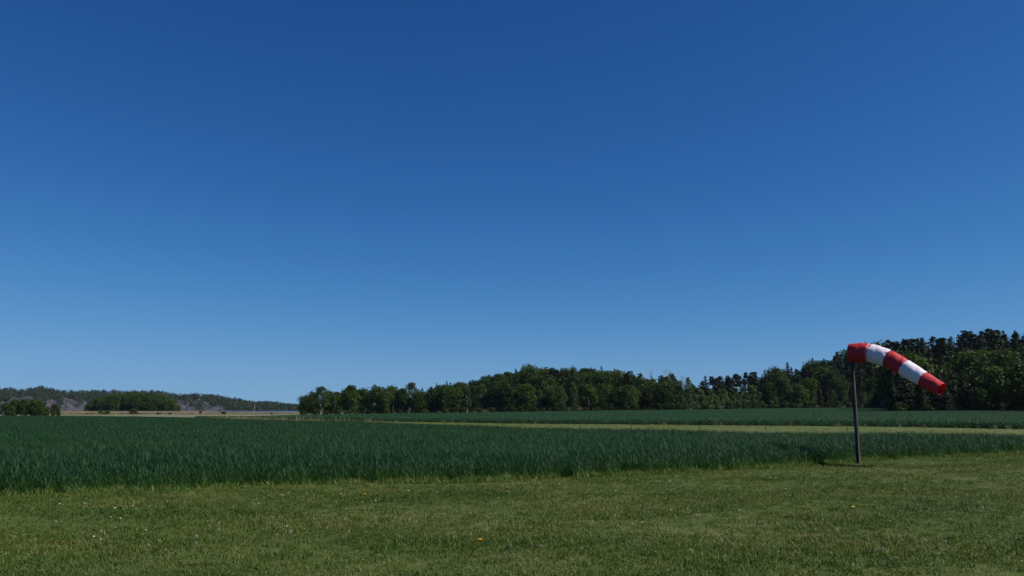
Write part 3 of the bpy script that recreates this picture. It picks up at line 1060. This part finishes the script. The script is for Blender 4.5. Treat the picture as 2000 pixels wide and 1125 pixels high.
# far rows first (they make the skyline), then nearer rows, then the front row and undergrowth
for k, (d, step) in enumerate(((95, 19), (66, 23), (38, 27))):
    px = 820 + k * 9
    while px < 1735:
        p = px + random.uniform(-5, 5)
        zone_gap = 1325 < p < 1372
        if p < 1000:
            kd = pick(('spruce', 6), ('oak', 2), ('pine', 1))
        elif p < 1320:
            kd = pick(('oak', 3), ('pine', 4), ('spruce', 3))
        elif p < 1372:
            kd = 'birch'
        elif p < 1490:
            kd = pick(('pine', 7), ('spruce', 1))
        else:
            kd = pick(('spruce', 5), ('pine', 4), ('oak', 1.5))
        Y = front(p) + d + random.uniform(-6, 6)
        if 1690 < p < 1800:
            Y = 305 + d
        skip = (zone_gap and k > 0) or (1372 <= p < 1480 and k > 1) or (k > 1 and p < 880)
        if not skip:
            hm = zpx(sky(p), Y) - g1(upx(p) * Y, Y)
            H = hm * random.uniform(0.90, 1.0) if k == 0 else min(random.uniform(12, 17), hm * random.uniform(0.8, 0.96))
            if H > 3:
                plant(kd, p, Y, H=H, row='ridge' if k == 0 else 'slope', wf=1.3)
        px += step * random.uniform(0.8, 1.2)

# named trees of the left end of the wood
for p, top, kd, wf, dy in ((598, 771, 'oak', 0.8, 6), (612, 764, 'oak', 0.9, 14), (626, 753, 'birch', 1.5, 0), (641, 762, 'oak', 0.8, 10), (655, 764, 'oak', 1.0, 16), (684, 751, 'oak', 1.25, 4),
                           (708, 757, 'oak', 0.9, 18), (738, 752, 'oak', 1.1, 8), (748, 763, 'oak', 0.8, 0), (765, 752, 'oak', 1.0, 16), (786, 757, 'oak', 0.85, 6), (803, 745, 'birch', 1.6, 10),
                           (818, 762, 'oak', 0.9, 4), (824, 757, 'spruce', 0.9, 30), (842, 756, 'oak', 0.85, 6), (866, 754, 'oak', 0.85, 2), (852, 748, 'spruce', 0.8, 34), (872, 744, 'spruce', 0.8, 36), (700, 760, 'oak', 0.9, 40), (725, 764, 'oak', 1.0, 36), (665, 768, 'oak', 1.0, 40), (780, 762, 'oak', 1.0, 36)):
    plant(kd, p, front(p) + dy, top=top, row='front' if dy < 25 else 'slope', wf=wf)
# front row of the middle wood
px = 885
while px < 1318:
    kd = pick(('oak', 7), ('birch', 2))
    H = random.uniform(9.5, 13.5)
    plant(kd, px, front(px) + random.uniform(3, 14), H=H, row='front', wf=0.95)
    px += random.uniform(19, 29)
px = 1000
while px < 1330:
    plant(pick(('oak', 5), ('spruce', 2), ('birch', 1)), px, front(px) + random.uniform(20, 28), H=random.uniform(11, 14.5), row='slope', wf=0.9)
    px += random.uniform(24, 34)
# big crowns that stand out above the hump, and the bare birches
for p, top, kd, wf in ((1033, 711, 'oak', 0.75), (1080, 717, 'oak', 0.6), (1102, 718, 'oak', 0.6), (1121, 715, 'oak', 0.65), (1312, 729, 'oak', 0.7)):
    plant(kd, p, front(p) + 80, top=top, row='ridge', wf=wf)
for p, top in ((1301, 722), (1309, 724), (1334, 732), (1341, 736), (1272, 724)):
    plant('bare', p, front(p) + 62, top=top, row='ridge', wf=0.8)
plant('birch', 1346, front(1346) + 40, top=735, row='slope', wf=0.8)
plant('birch', 1356, front(1356) + 45, top=749, row='slope', wf=0.9)
# young growth in the clearing
for d, step, hl, hh_, dn in ((44, 12, 6.0, 8.5, 'back'), (24, 13, 5.0, 7.0, 'middle'), (10, 15, 3.5, 5.2, 'front')):
    px = 1240
    while px < 1575:
        plant('sapling', px + random.uniform(-4, 4), front(px) + d + random.uniform(-5, 5), H=random.uniform(hl, hh_), row='clearing/' + dn, wf=1.3)
        px += step * random.uniform(0.8, 1.3)
for p, top, kd, wf, d in ((1519, 715, 'oak', 0.85, 40), (1530, 735, 'oak', 0.8, 26), (1560, 748, 'oak', 0.95, 14), (1580, 738, 'oak', 0.8, 24), (1505, 745, 'oak', 0.8, 20), (1490, 738, 'pine', 1.0, 40),
                          (1604, 752, 'spruce', 0.7, 12), (1617, 756, 'spruce', 0.7, 8), (1640, 735, 'oak', 0.7, 24), (1662, 755, 'spruce', 0.7, 10), (1684, 745, 'birch', 0.9, 12), (1700, 748, 'birch', 0.8, 10), (1712, 756, 'spruce', 0.7, 4), (1590, 764, 'birch', 0.9, 4),
                          (1627, 760, 'birch', 0.8, 6), (1650, 762, 'birch', 0.8, 4), (1673, 762, 'spruce', 0.7, 2), (1690, 764, 'birch', 0.8, 0), (1722, 752, 'birch', 0.8, 2), (1733, 745, 'spruce', 0.8, 4), (1712, 735, 'oak', 0.8, 20), (1735, 730, 'oak', 0.8, 24)):
    plant(kd, p, min(front(p), 325) + d if p < 1715 else 300 + d, top=top, row='front', wf=wf)
for d, step, dt in ((84, 21, 7), (52, 25, 14)):
    px = 850
    while px < 1740:
        if not 1328 < px < (1372 if d > 60 else 1500):
            Y = front(px) + d + random.uniform(-5, 5)
            if px > 1690:
                Y = 310 + d
            plant(pick(('oak', 6), ('spruce', 2 if px < 1300 else 9), ('pine', 2)), px, Y, top=sky(px) + dt + (11 if 1370 < px < 1500 else 0) + random.uniform(-3, 5), row='slope', wf=1.15)
        px += step * random.uniform(0.8, 1.2)
px = 1326
while px < 1745:
    Y = 400 + random.uniform(-6, 6)
    plant(pick(('oak', 4), ('spruce', 4)), px, Y, top=sky(px) + (random.uniform(16, 26) if px < 1500 else random.uniform(18, 34)), row='slope', wf=1.0)
    px += random.uniform(17, 25)
# undergrowth bushes along the front
px = 594
while px < 1735:
    if not (1310 < px < 1342 and False):
        plant('bush', px, front(px) - 2 + random.uniform(-2, 4) if px < 1715 else 300, H=random.uniform(1.8, 3.8) if px > 900 else random.uniform(1.6, 3.2), row='bushes', wf=0.9)
    px += random.uniform(13, 26)
# dark wood at the right
for k, (d, step) in enumerate(((95, 24), (66, 28), (38, 34), (16, 38))):
    px = 1752 + k * 6
    while px < 2080:
        p = px + random.uniform(-6, 6)
        kd = pick(('spruce', 5), ('pine', 5)) if k < 2 else pick(('spruce', 7), ('oak', 3), ('pine', 1))
        Y = front(p) + d + random.uniform(-5, 5)
        hm = zpx(sky(p), Y) - g1(upx(p) * Y, Y)
        H = hm * random.uniform(0.92, 1.0) if k == 0 else min(random.uniform(14, 18), hm * random.uniform(0.84, 0.97))
        plant(kd, p, Y, H=H, row='right/' + ('skyline', 'upper', 'middle', 'lower')[k], wf=1.4)
        px += step * random.uniform(0.8, 1.2)
for p, top, kd, wf, d in ((1758, 715, 'spruce', 1.1, 4), (1772, 722, 'spruce', 1.15, 0), (1793, 708, 'oak', 0.85, 7), (1815, 712, 'spruce', 1.1, 2), (1838, 720, 'spruce', 1.2, 0), (1862, 708, 'spruce', 0.9, 4),
                          (1885, 722, 'spruce', 0.8, 0), (1905, 690, 'oak', 0.8, 14), (1928, 700, 'spruce', 0.9, 2), (1950, 712, 'oak', 0.8, 0), (1975, 680, 'birch', 1.3, 8), (1995, 705, 'oak', 0.9, 0), (2020, 695, 'oak', 0.9, 2), (2055, 690, 'oak', 1.0, 2), (1805, 745, 'spruce', 0.9, -3), (1850, 750, 'spruce', 1.0, -4), (1915, 755, 'oak', 0.7, -3), (1745, 735, 'spruce', 1.0, 3)):
    plant(kd, p, front(max(p, 1752)) + d, top=top, row='right/front', wf=wf)
px = 1752
while px < 2040:
    plant(pick(('spruce', 5), ('pine', 4)), px, front(px) + 84 + random.uniform(-4, 4), top=sky(px) + random.uniform(1, 10), row='right/crest', wf=1.7)
    px += random.uniform(15, 23)
for p, Y, H in ((2095, 196, 20), (2075, 186, 17), (2098, 200, 26), (2120, 184, 25), (2150, 196, 27), (2090, 176, 22), (2170, 180, 26)):  # tall spruces added out of frame to cast shade on the right wood
    plant('spruce', p, Y, H=H, row='right/outer', wf=1.4)
px = 1750
while px < 2060:
    plant(pick(('spruce', 4), ('oak', 2)), px, front(max(px, 1752)) + random.uniform(4, 9), H=random.uniform(9, 13), row='right/hem', wf=1.2)
    px += random.uniform(24, 34)
px = 1760
while px < 2060:
    plant('bush', px, front(px) - 4 + random.uniform(-1, 2), H=random.uniform(1.6, 3.0), row='rightbushes', wf=0.9)
    px += random.uniform(20, 34)

# the two groves on the left
for p, top, kd, wf in ((-40, 776, 'oak', 1.0), (-15, 780, 'oak', 1.0), (10, 786, 'bush', 0.8), (30, 778, 'oak', 0.9), (45, 779, 'oak', 0.8), (66, 779, 'oak', 0.95), (78, 783, 'oak', 0.8), (20, 790, 'bush', 0.7), (92, 794, 'bush', 0.7), (107, 788, 'bush', 0.55), (55, 790, 'bush', 0.7), (115, 798, 'bush', 0.5)):
    plant(kd, p, 330 + random.uniform(-8, 8), top=top, row='grove1', wf=wf)
GT = [(165, 795), (180, 780), (195, 772), (210, 770), (240, 766), (265, 762), (290, 767), (310, 770), (328, 775), (340, 783), (347, 792)]
for d, step in ((30, 15), (14, 14), (0, 13)):
    px = 176
    while px < 344:
        plant(pick(('oak', 5), ('birch', 1)), px, 600 + d + random.uniform(-5, 5), top=float(interp(px, GT)) + (random.uniform(0, 3) if d else random.uniform(3, 9)), row='grove2', wf=0.95)
        px += step * random.uniform(0.8, 1.2)
for p, y, h in ((158, 500, 1.5), (179, 505, 1.8), (198, 470, 2.4), (210, 475, 2.6), (261, 478, 3.6), (310, 480, 1.2), (333, 470, 1.2), (437, 485, 1.8), (531, 480, 1.1), (170, 465, 0.8)):
    plant('bush', p, y, H=h, row='meadow', wf=1.0)
plant('birch', 429, 530, H=3.4, row='meadow', wf=0.8)

# pale trunks that show in front of the wood
for p, y0, y1, kd in ((768, 793, 808, 'pole'), (1150, 782, 799, 'pole'), (497, 790, 804, 'mast')):
    Y = front(p) - 2 if kd == 'pole' else 560
    X = upx(p) * Y
    gz = g1(X, Y)
    o = thing('wooden_pole' if kd == 'pole' else 'signal_mast', 'x', 'pole', (X, Y, gz))
    mb = MB()
    h_ = zpx(y0, Y) - gz
    mb.tube([(0, 0, -0.3), (0, 0, h_)], [0.17, 0.13] if kd == 'pole' else [0.13, 0.08], 8)
    obj('shaft', mb.mesh('shaft', True), M['grey_wood'] if kd == 'pole' else M['birch_bark'], o)
    mb = MB()
    mb.tube([(0, 0, h_ - 0.02), (0, 0, h_ + 0.10)], [0.19, 0.05], 8)
    obj('cap', mb.mesh('cap'), M['metal'], o)
    o['label'] = {768: 'pale wooden pole before the wood, among the oaks near its left end', 1150: 'pale wooden pole at the foot of the middle wood', 497: 'pale mast on the far side of the reeds by the lake'}[p]
    if p != 497:
        o['group'] = 'wooden poles along the wood'

# ---------------------------------------------------------------- labels of trees
ORD = ['first', 'second', 'third', 'fourth', 'fifth', 'sixth', 'seventh', 'eighth', 'ninth', 'tenth', 'eleventh', 'twelfth', 'thirteenth', 'fourteenth', 'fifteenth', 'sixteenth', 'seventeenth', 'eighteenth', 'nineteenth', 'twentieth']
ORD += ['twenty-' + s for s in ORD[:9]] + ['thirtieth'] + ['thirty-' + s for s in ORD[:9]]
LOOK = {'oak': ('round green oak', 'oak', 'tree'), 'birch': ('slender pale birch', 'birch', 'tree'), 'spruce': ('dark pointed spruce', 'spruce', 'tree'), 'pine': ('tall ragged pine', 'pine', 'tree'),
        'sapling': ('young light green birch', 'birch', 'tree'), 'bush': ('low green bush', 'bush', 'bush'), 'bare': ('bare pale birch', 'birch', 'tree')}
ZONES = [(-999, 'left'), (900, 'middle'), (1130, 'hump'), (1330, 'gap'), (1500, 'sock'), (1745, 'right')]


def zone_of(p, row):
    if row in ('grove1', 'grove2', 'meadow', 'right', 'rightbushes', 'clearing'):
        return row
    z_ = [n_ for x_, n_ in ZONES if p >= x_][-1]
    return z_


WHERE = {'left': "the wood's lake end", 'middle': 'the rising wood', 'hump': 'the middle wood', 'gap': 'the wood behind the clearing', 'sock': 'the wood left of the windsock',
         'right': 'the dark right wood', 'grove1': 'the thicket at the left margin', 'grove2': 'the round lakeside grove', 'meadow': 'the pale reeds', 'clearing': 'the clearing', 'rightbushes': 'the dark right wood'}
ROWW = {'ridge': 'on the skyline of', 'slope': 'behind the front of', 'front': 'fronting', 'bushes': 'at the foot of', 'clearing': 'in', 'right': 'in', 'rightbushes': 'at the foot of', 'grove1': 'in', 'grove2': 'in', 'meadow': 'in'}
GROUPS = {}
for e, kind, p, row, H in TREES:
    GROUPS.setdefault((kind, row, zone_of(p, row.split('/')[0])), []).append((p, e, H))
for (kind, row, zn), lst in GROUPS.items():
    lst.sort(key=lambda q: q[0])
    look, short, cat = LOOK[kind]
    depth = row.split('/')[1] + ' row of ' if '/' in row else ''
    row = row.split('/')[0]
    place = ROWW[row] + ' ' + (('the ' + depth) if depth else '') + WHERE[zn]
    for i, (p, e, H) in enumerate(lst):
        if len(lst) == 1:
            lab = 'only %s %s' % (look, place)
        else:
            lab = '%s %s, %s from left' % (look, place, ORD[i])
        if len(lab.split()) > 16:
            print('LONG', lab)
        tag(e, lab, cat, {'bush': 'bushes', 'sapling': 'young birches', 'bare': 'bare birches'}.get(kind, kind + ' trees') + ' ' + {'ridge': 'of the wood', 'slope': 'of the wood', 'front': 'of the wood', 'bushes': 'along the wood', 'clearing': 'of the clearing', 'right': 'of the right wood', 'rightbushes': 'along the right wood', 'grove1': 'of the left thicket', 'grove2': 'of the reed grove', 'meadow': 'among the reeds'}[row])

# ---------------------------------------------------------------- far hills with their woods
HT = [(-500, 752), (-200, 754), (0, 758), (18, 757), (30, 760), (45, 759), (60, 757), (78, 754), (92, 757), (108, 762), (118, 762), (150, 763), (165, 762), (200, 762), (240, 763), (280, 763), (310, 764), (345, 769), (380, 769), (405, 770), (440, 775), (465, 778), (480, 783), (500, 785), (520, 784), (545, 786), (562, 789), (580, 790), (620, 790), (700, 792), (900, 793)]
Y0H, Y1H = 1300.0, 1480.0
hp = np.linspace(-500, 900, 460)
ht = np.linspace(0, 1.35, 70)
HTT, HPP = np.meshgrid(ht, hp, indexing='ij')
hu = np.vectorize(upx)(HPP)


def hill_z(p, t, y):
    top = EYE + (HOR - interp(p, HT)) / (FPX * 1.0114) * Y1H - 9.5
    t1 = np.minimum(t, 1)
    prof_ = t1 ** 0.8
    bump = 2.2 * np.sin(p * 0.11 + 3 * t) * np.sin(t * 9 + p * 0.05) + 1.3 * np.sin(p * 0.31 + t * 17) + 0.8 * np.sin(p * 0.73 - t * 29)
    z_ = -3.6 + (top + 3.6) * prof_ + bump * np.minimum(1, top / 14) * ss(0.05, 0.25, t) * (1 - 0.7 * ss(0.85, 1, t))
    return z_ - np.maximum(t - 1, 0) * 90


HYY = Y0H + HTT * (Y1H - Y0H)
sheet('hills', hu * HYY, HYY, hill_z(HPP, HTT, HYY), M['rock'], smooth=False)

# rock faces: bare patches in photograph coordinates (px, py, half width, half height)
BARE = [(132, 778, 14, 5), (138, 793, 19, 10), (155, 797, 12, 9), (100, 787, 14, 8), (45, 775, 26, 4), (5, 786, 8, 6), (168, 785, 9, 5), (22, 781, 10, 3), (352, 782, 9, 10), (364, 796, 13, 10), (381, 778, 13, 4), (402, 788, 9, 4), (426, 797, 17, 7),
        (456, 784, 6, 4)]
nT = 15000
tp_ = rng.uniform(-420, 900, nT)
tt = rng.uniform(0.01, 1.06, nT) ** 0.85
ty = Y0H + tt * (Y1H - Y0H)
tz = hill_z(tp_, tt, ty)
# image row of the ground point, to keep the bare rock clear
trow = HOR - (tz + 2.0 - EYE) / ty * FPX * 1.0114
keep = np.ones(nT, bool)
for bx, by, bw, bh in BARE:
    d2 = ((tp_ - bx) / (bw * 1.05)) ** 2 + ((trow - by - 4) / (bh + 4)) ** 2 + 3 * (tt > 0.8)
    keep &= (d2 > 1.0 + 0.3 * np.sin(tp_ * 1.7)) | (rng.uniform(0, 1, nT) < 0.02)
low_ok = tz > WATER + 0.4
keep &= low_ok
tp_, ty, tz = tp_[keep], ty[keep], tz[keep]
tx = np.vectorize(upx)(tp_) * ty
n = len(tx)
Hh = rng.uniform(6.5, 11.5, n)
con = rng.uniform(0, 1, n) < 0.6
ml = 46
loc = unit(rng.normal(size=(n, ml, 3)))
q = rng.uniform(0.35, 1, (n, ml, 1)) ** 0.5
zz = rng.uniform(0.05, 1, (n, ml))
rr = np.where(con[:, None], 0.23 * (1.05 - zz), 0.30 * np.sqrt(np.clip(1 - (2 * zz - 0.95) ** 2, 0.03, 1))) * Hh[:, None]
ang = rng.uniform(0, 2 * np.pi, (n, ml))
q = rng.uniform(0.25, 1, (n, ml)) ** 0.5
C = np.stack([tx[:, None] + np.cos(ang) * rr * q, ty[:, None] + np.sin(ang) * rr * q, tz[:, None] + zz * Hh[:, None]], -1).reshape(-1, 3)
Nn = np.stack([np.cos(ang), np.sin(ang), np.full_like(ang, 0.6)], -1).reshape(-1, 3) + rng.normal(0, 0.45, (n * ml, 3))
V, F = cards(C, Nn, rng.uniform(0.5, 1.0, n * ml), rng, 0.8)
o = obj('hill_wood', make_mesh('hill_wood', V, F), M['hillwood'])
tag(o, 'far wood covering the rocky hills across the lake', 'wood', kind='stuff')

# ---------------------------------------------------------------- red hut in the meadow
Y = 520.0
X = upx(392) * Y
hut = thing('red_hut', 'small red wooden hut with a dark roof standing before the reeds', 'hut', (X, Y, g1(X, Y)), 0.25)
mb = MB()
mb.box((0, 0, 0.95), (1.9, 1.9, 1.9))
for k in range(9):
    mb.box((-0.84 + k * 0.21, -0.965, 0.97), (0.05, 0.03, 1.8))
obj('wall', mb.mesh('wall'), M['red_paint'], hut)
V = [(-1.25, -1.2, 1.88), (1.25, -1.2, 1.88), (1.25, 1.2, 1.88), (-1.25, 1.2, 1.88), (-1.25, 0, 2.45), (1.25, 0, 2.45), (-1.25, -1.2, 2.02), (1.25, -1.2, 2.02), (1.25, 1.2, 2.02), (-1.25, 1.2, 2.02), (-1.25, 0, 2.6), (1.25, 0, 2.6)]
F = [(0, 1, 5, 4), (3, 4, 5, 2), (6, 10, 11, 7), (9, 8, 11, 10), (0, 6, 7, 1), (3, 2, 8, 9), (0, 4, 10, 6), (4, 3, 9, 10), (1, 7, 11, 5), (5, 11, 8, 2)]
obj('roof', make_mesh('roof', V, F), M['roof'], hut)
mb = MB()
mb.box((0.2, -1.0, 0.85), (0.75, 0.05, 1.6))
door = obj('door', mb.mesh('door'), M['roof'], hut)
mb = MB()
mb.box((-0.06, -1.045, 0.85), (0.06, 0.04, 0.12))
obj('handle', mb.mesh('handle'), M['metal'], door)

# ---------------------------------------------------------------- marker posts along the airstrip
mk = None
for p, yb, side in ((979, 828.0, 'by the tallest dry tuft'), (1132, 838.5, 'shortest, half hidden by the crop'), (1234, 839.0, 'below the highest wood'), (1366, 839.5, 'below the gap in the skyline'), (1496, 841.0, 'below the ragged pines'), (1655, 842.0, 'just left of the windsock post')):
    u, s = ray(p, yb)
    Y = -EYE / s
    X = u * Y
    if mk is None:
        mk = thing('marker_post', '', 'post')
        mb = MB()
        mb.tube([(0, 0, -0.05), (0, 0, 0.30)], [0.035, 0.032], 8)
        mb.tube([(0, 0, 0.30), (0, 0, 0.33)], [0.032, 0.012], 8)
        ms = obj('stake', mb.mesh('stake'), M['roof'], mk)
        mb = MB()
        mb.tube([(0, 0, 0.20), (0, 0, 0.26)], [0.041, 0.041], 8)
        mr = obj('band', mb.mesh('band'), M['metal'], mk)
        q = mk
    else:
        q = mk.copy()
        COL.objects.link(q)
        for c_ in (ms, mr):
            cc = c_.copy()
            COL.objects.link(cc)
            cc.parent = q
    q.location = (X, Y, g1(X, Y) + 0.03)
    q.rotation_euler = (random.uniform(-.06, .06), random.uniform(-.06, .06), 0)
    tag(q, 'small dark marker post on the airstrip, ' + side, 'post', 'marker posts along the airstrip')

# ---------------------------------------------------------------- dandelion clocks, daisies and yellow dandelions in the lawn
def flower(kind):
    if kind == 'clock':
        e = thing('dandelion_clock', 'x', 'dandelion')
        mb = MB()
        mb.tube([(0, 0, -0.02), (0.004, 0.003, 0.06), (0.012, 0.0, 0.105)], [0.0025, 0.002, 0.0018], 5)
        a = obj('stem', mb.mesh('stem'), M['stem'], e)
        d = unit(rng.normal(size=(170, 3)))
        C = np.array([0.012, 0, 0.118]) + d * rng.uniform(0.010, 0.019, (170, 1))
        V, F = cards(C, d + rng.normal(0, .4, (170, 3)), np.full(170, 0.0034), rng)
        b_ = obj('seed_head', make_mesh('seed_head', V, F), M['fluff'], e)
    else:
        yel = kind == 'yellow'
        e = thing('yellow_dandelion' if yel else 'daisy', 'x', 'flower')
        mb = MB()
        mb.tube([(0, 0, -0.02), (0.0, 0.0, 0.07)], [0.002, 0.0018], 5)
        a = obj('stem', mb.mesh('stem'), M['stem'], e)
        mb = MB()
        npet = 22 if yel else 14
        rad_ = 0.021 if yel else 0.015
        for k in range(npet):
            w_ = 2 * math.pi * k / npet
            c_, s_ = math.cos(w_), math.sin(w_)
            tp2 = 0.006 if yel else 0.002
            mb.add([(c_ * .003 - s_ * .002, s_ * .003 + c_ * .002, 0.071), (c_ * .003 + s_ * .002, s_ * .003 - c_ * .002, 0.071), (c_ * rad_ + s_ * .0028, s_ * rad_ - c_ * .0028, 0.071 + tp2), (c_ * rad_ - s_ * .0028, s_ * rad_ + c_ * .0028, 0.071 + tp2)], [(0, 1, 2, 3)])
        mb.tube([(0, 0, 0.068), (0, 0, 0.078)], [rad_ * 0.5, rad_ * 0.35], 8)
        b_ = obj('petals', mb.mesh('petals'), M['yellow'] if yel else M['petal'], e)
    return e, a, b_


def place_flower(proto, p, y, first, label, cat, group, sc, lift=0.0):
    u, s = ray(p, y)
    Y = -(EYE - 0.12) / s
    X = u * Y
    if first:
        q = proto[0]
    else:
        q = proto[0].copy()
        COL.objects.link(q)
        for c_ in proto[1:]:
            cc = c_.copy()
            COL.objects.link(cc)
            cc.parent = q
    q.location = (X, Y, float(und(X, Y)) + lift)
    q.rotation_euler = (random.uniform(-.2, .2), random.uniform(-.2, .2), random.uniform(0, 6.28))
    q.scale = (sc, sc, sc)
    tag(q, label, cat, group)


CLOCK = [(105, 1032), (195, 1053), (282, 1075), (378, 1060), (380, 1064), (400, 1035), (412, 1029), (425, 1029), (432, 1044), (180, 1110), (543, 1050), (565, 1054), (620, 1034), (675, 1047), (708, 984), (800, 1024), (847, 1028), (884, 1055), (920, 1055), (949, 1048),
         (985, 1100), (1157, 1027), (1176, 1002), (1200, 1015), (1230, 1052), (1271, 1005), (1311, 1010), (1340, 1009), (1350, 1009), (1368, 1019), (1362, 1021), (1411, 1070), (1421, 1102), (1443, 1012), (1440, 1026), (1450, 1033), (1454, 1017), (1490, 1043), (1495, 1037), (1492, 1080),
         (1270, 1072), (1057, 1091), (1003, 1090), (1037, 1100), (1110, 1118), (1522, 1036), (1588, 1041), (1628, 1055), (1680, 983), (1785, 983), (1811, 1075), (1846, 1074), (1868, 981), (1903, 1006), (1920, 1000), (1960, 990), (1887, 981), (1730, 1087), (1721, 1100), (1629, 1093), (1685, 1017), (1751, 1105), (1620, 1052), (1508, 972), (1290, 1033), (1140, 990)]
pr = flower('clock')
for i, (p, y) in enumerate(CLOCK):
    place_flower(pr, p, y, i == 0, 'pale round dandelion clock on a short stem in the mown lawn', 'dandelion', 'dandelion clocks in the lawn', random.uniform(0.85, 1.4))
DAISY = [(115, 990), (123, 990), (164, 989), (181, 1001), (224, 996), (216, 1013), (235, 1016), (182, 1050), (199, 1055), (287, 1039), (259, 991), (292, 990), (552, 967), (564, 964), (600, 965), (658, 980), (665, 964), (734, 975), (797, 959), (854, 962), (503, 984), (497, 983), (612, 1010), (560, 1028), (974, 970), (1053, 943), (1093, 946), (1176, 973), (1204, 962), (1255, 940),
         (1310, 944), (1287, 942), (1374, 938), (1398, 932), (1425, 928), (1440, 927), (1446, 929), (1455, 928), (1420, 930), (1363, 920), (1236, 1025), (1251, 1025), (1515, 934), (1505, 933), (1575, 944), (1747, 928), (1964, 937), (1535, 960)]
pr = flower('daisy')
for i, (p, y) in enumerate(DAISY):
    place_flower(pr, p, y, i == 0, 'tiny white daisy in the short mown lawn grass', 'flower', 'daisies in the lawn', random.uniform(0.7, 1.05), 0.02)
pr = flower('yellow')
for i, (p, y, lab) in enumerate(((937, 1064, 'yellow dandelion flower alone in the lawn, nearest to the camera'), (712, 968, 'small yellow dandelion flower near the wheat left of centre'), (1668, 996, 'small yellow dandelion flower in the lawn below the windsock post'))):
    place_flower(pr, p, y, i == 0, lab, 'flower', 'yellow dandelions in the lawn', 1.15, 0.03)

# ---------------------------------------------------------------- air
mb = MB()
mb.box((0, 970, 28), (4700, 2160, 70))
hz = obj('haze', mb.mesh('haze'))
hm_ = bpy.data.materials.new('haze_air')
hm_.use_nodes = True
hn, hl = hm_.node_tree.nodes, hm_.node_tree.links
hn.clear()
ho = hn.new('ShaderNodeOutputMaterial')
pv = hn.new('ShaderNodeVolumePrincipled')
pv.inputs['Color'].default_value = (0.62, 0.78, 1.0, 1)
pv.inputs['Density'].default_value = 0.00003
pv.inputs['Anisotropy'].default_value = 0.2
hl.new(pv.outputs[0], ho.inputs['Volume'])
hz.data.materials.append(hm_)
hz['kind'] = 'stuff'
hz['label'] = 'thin blue summer haze over the fields and the far hills'
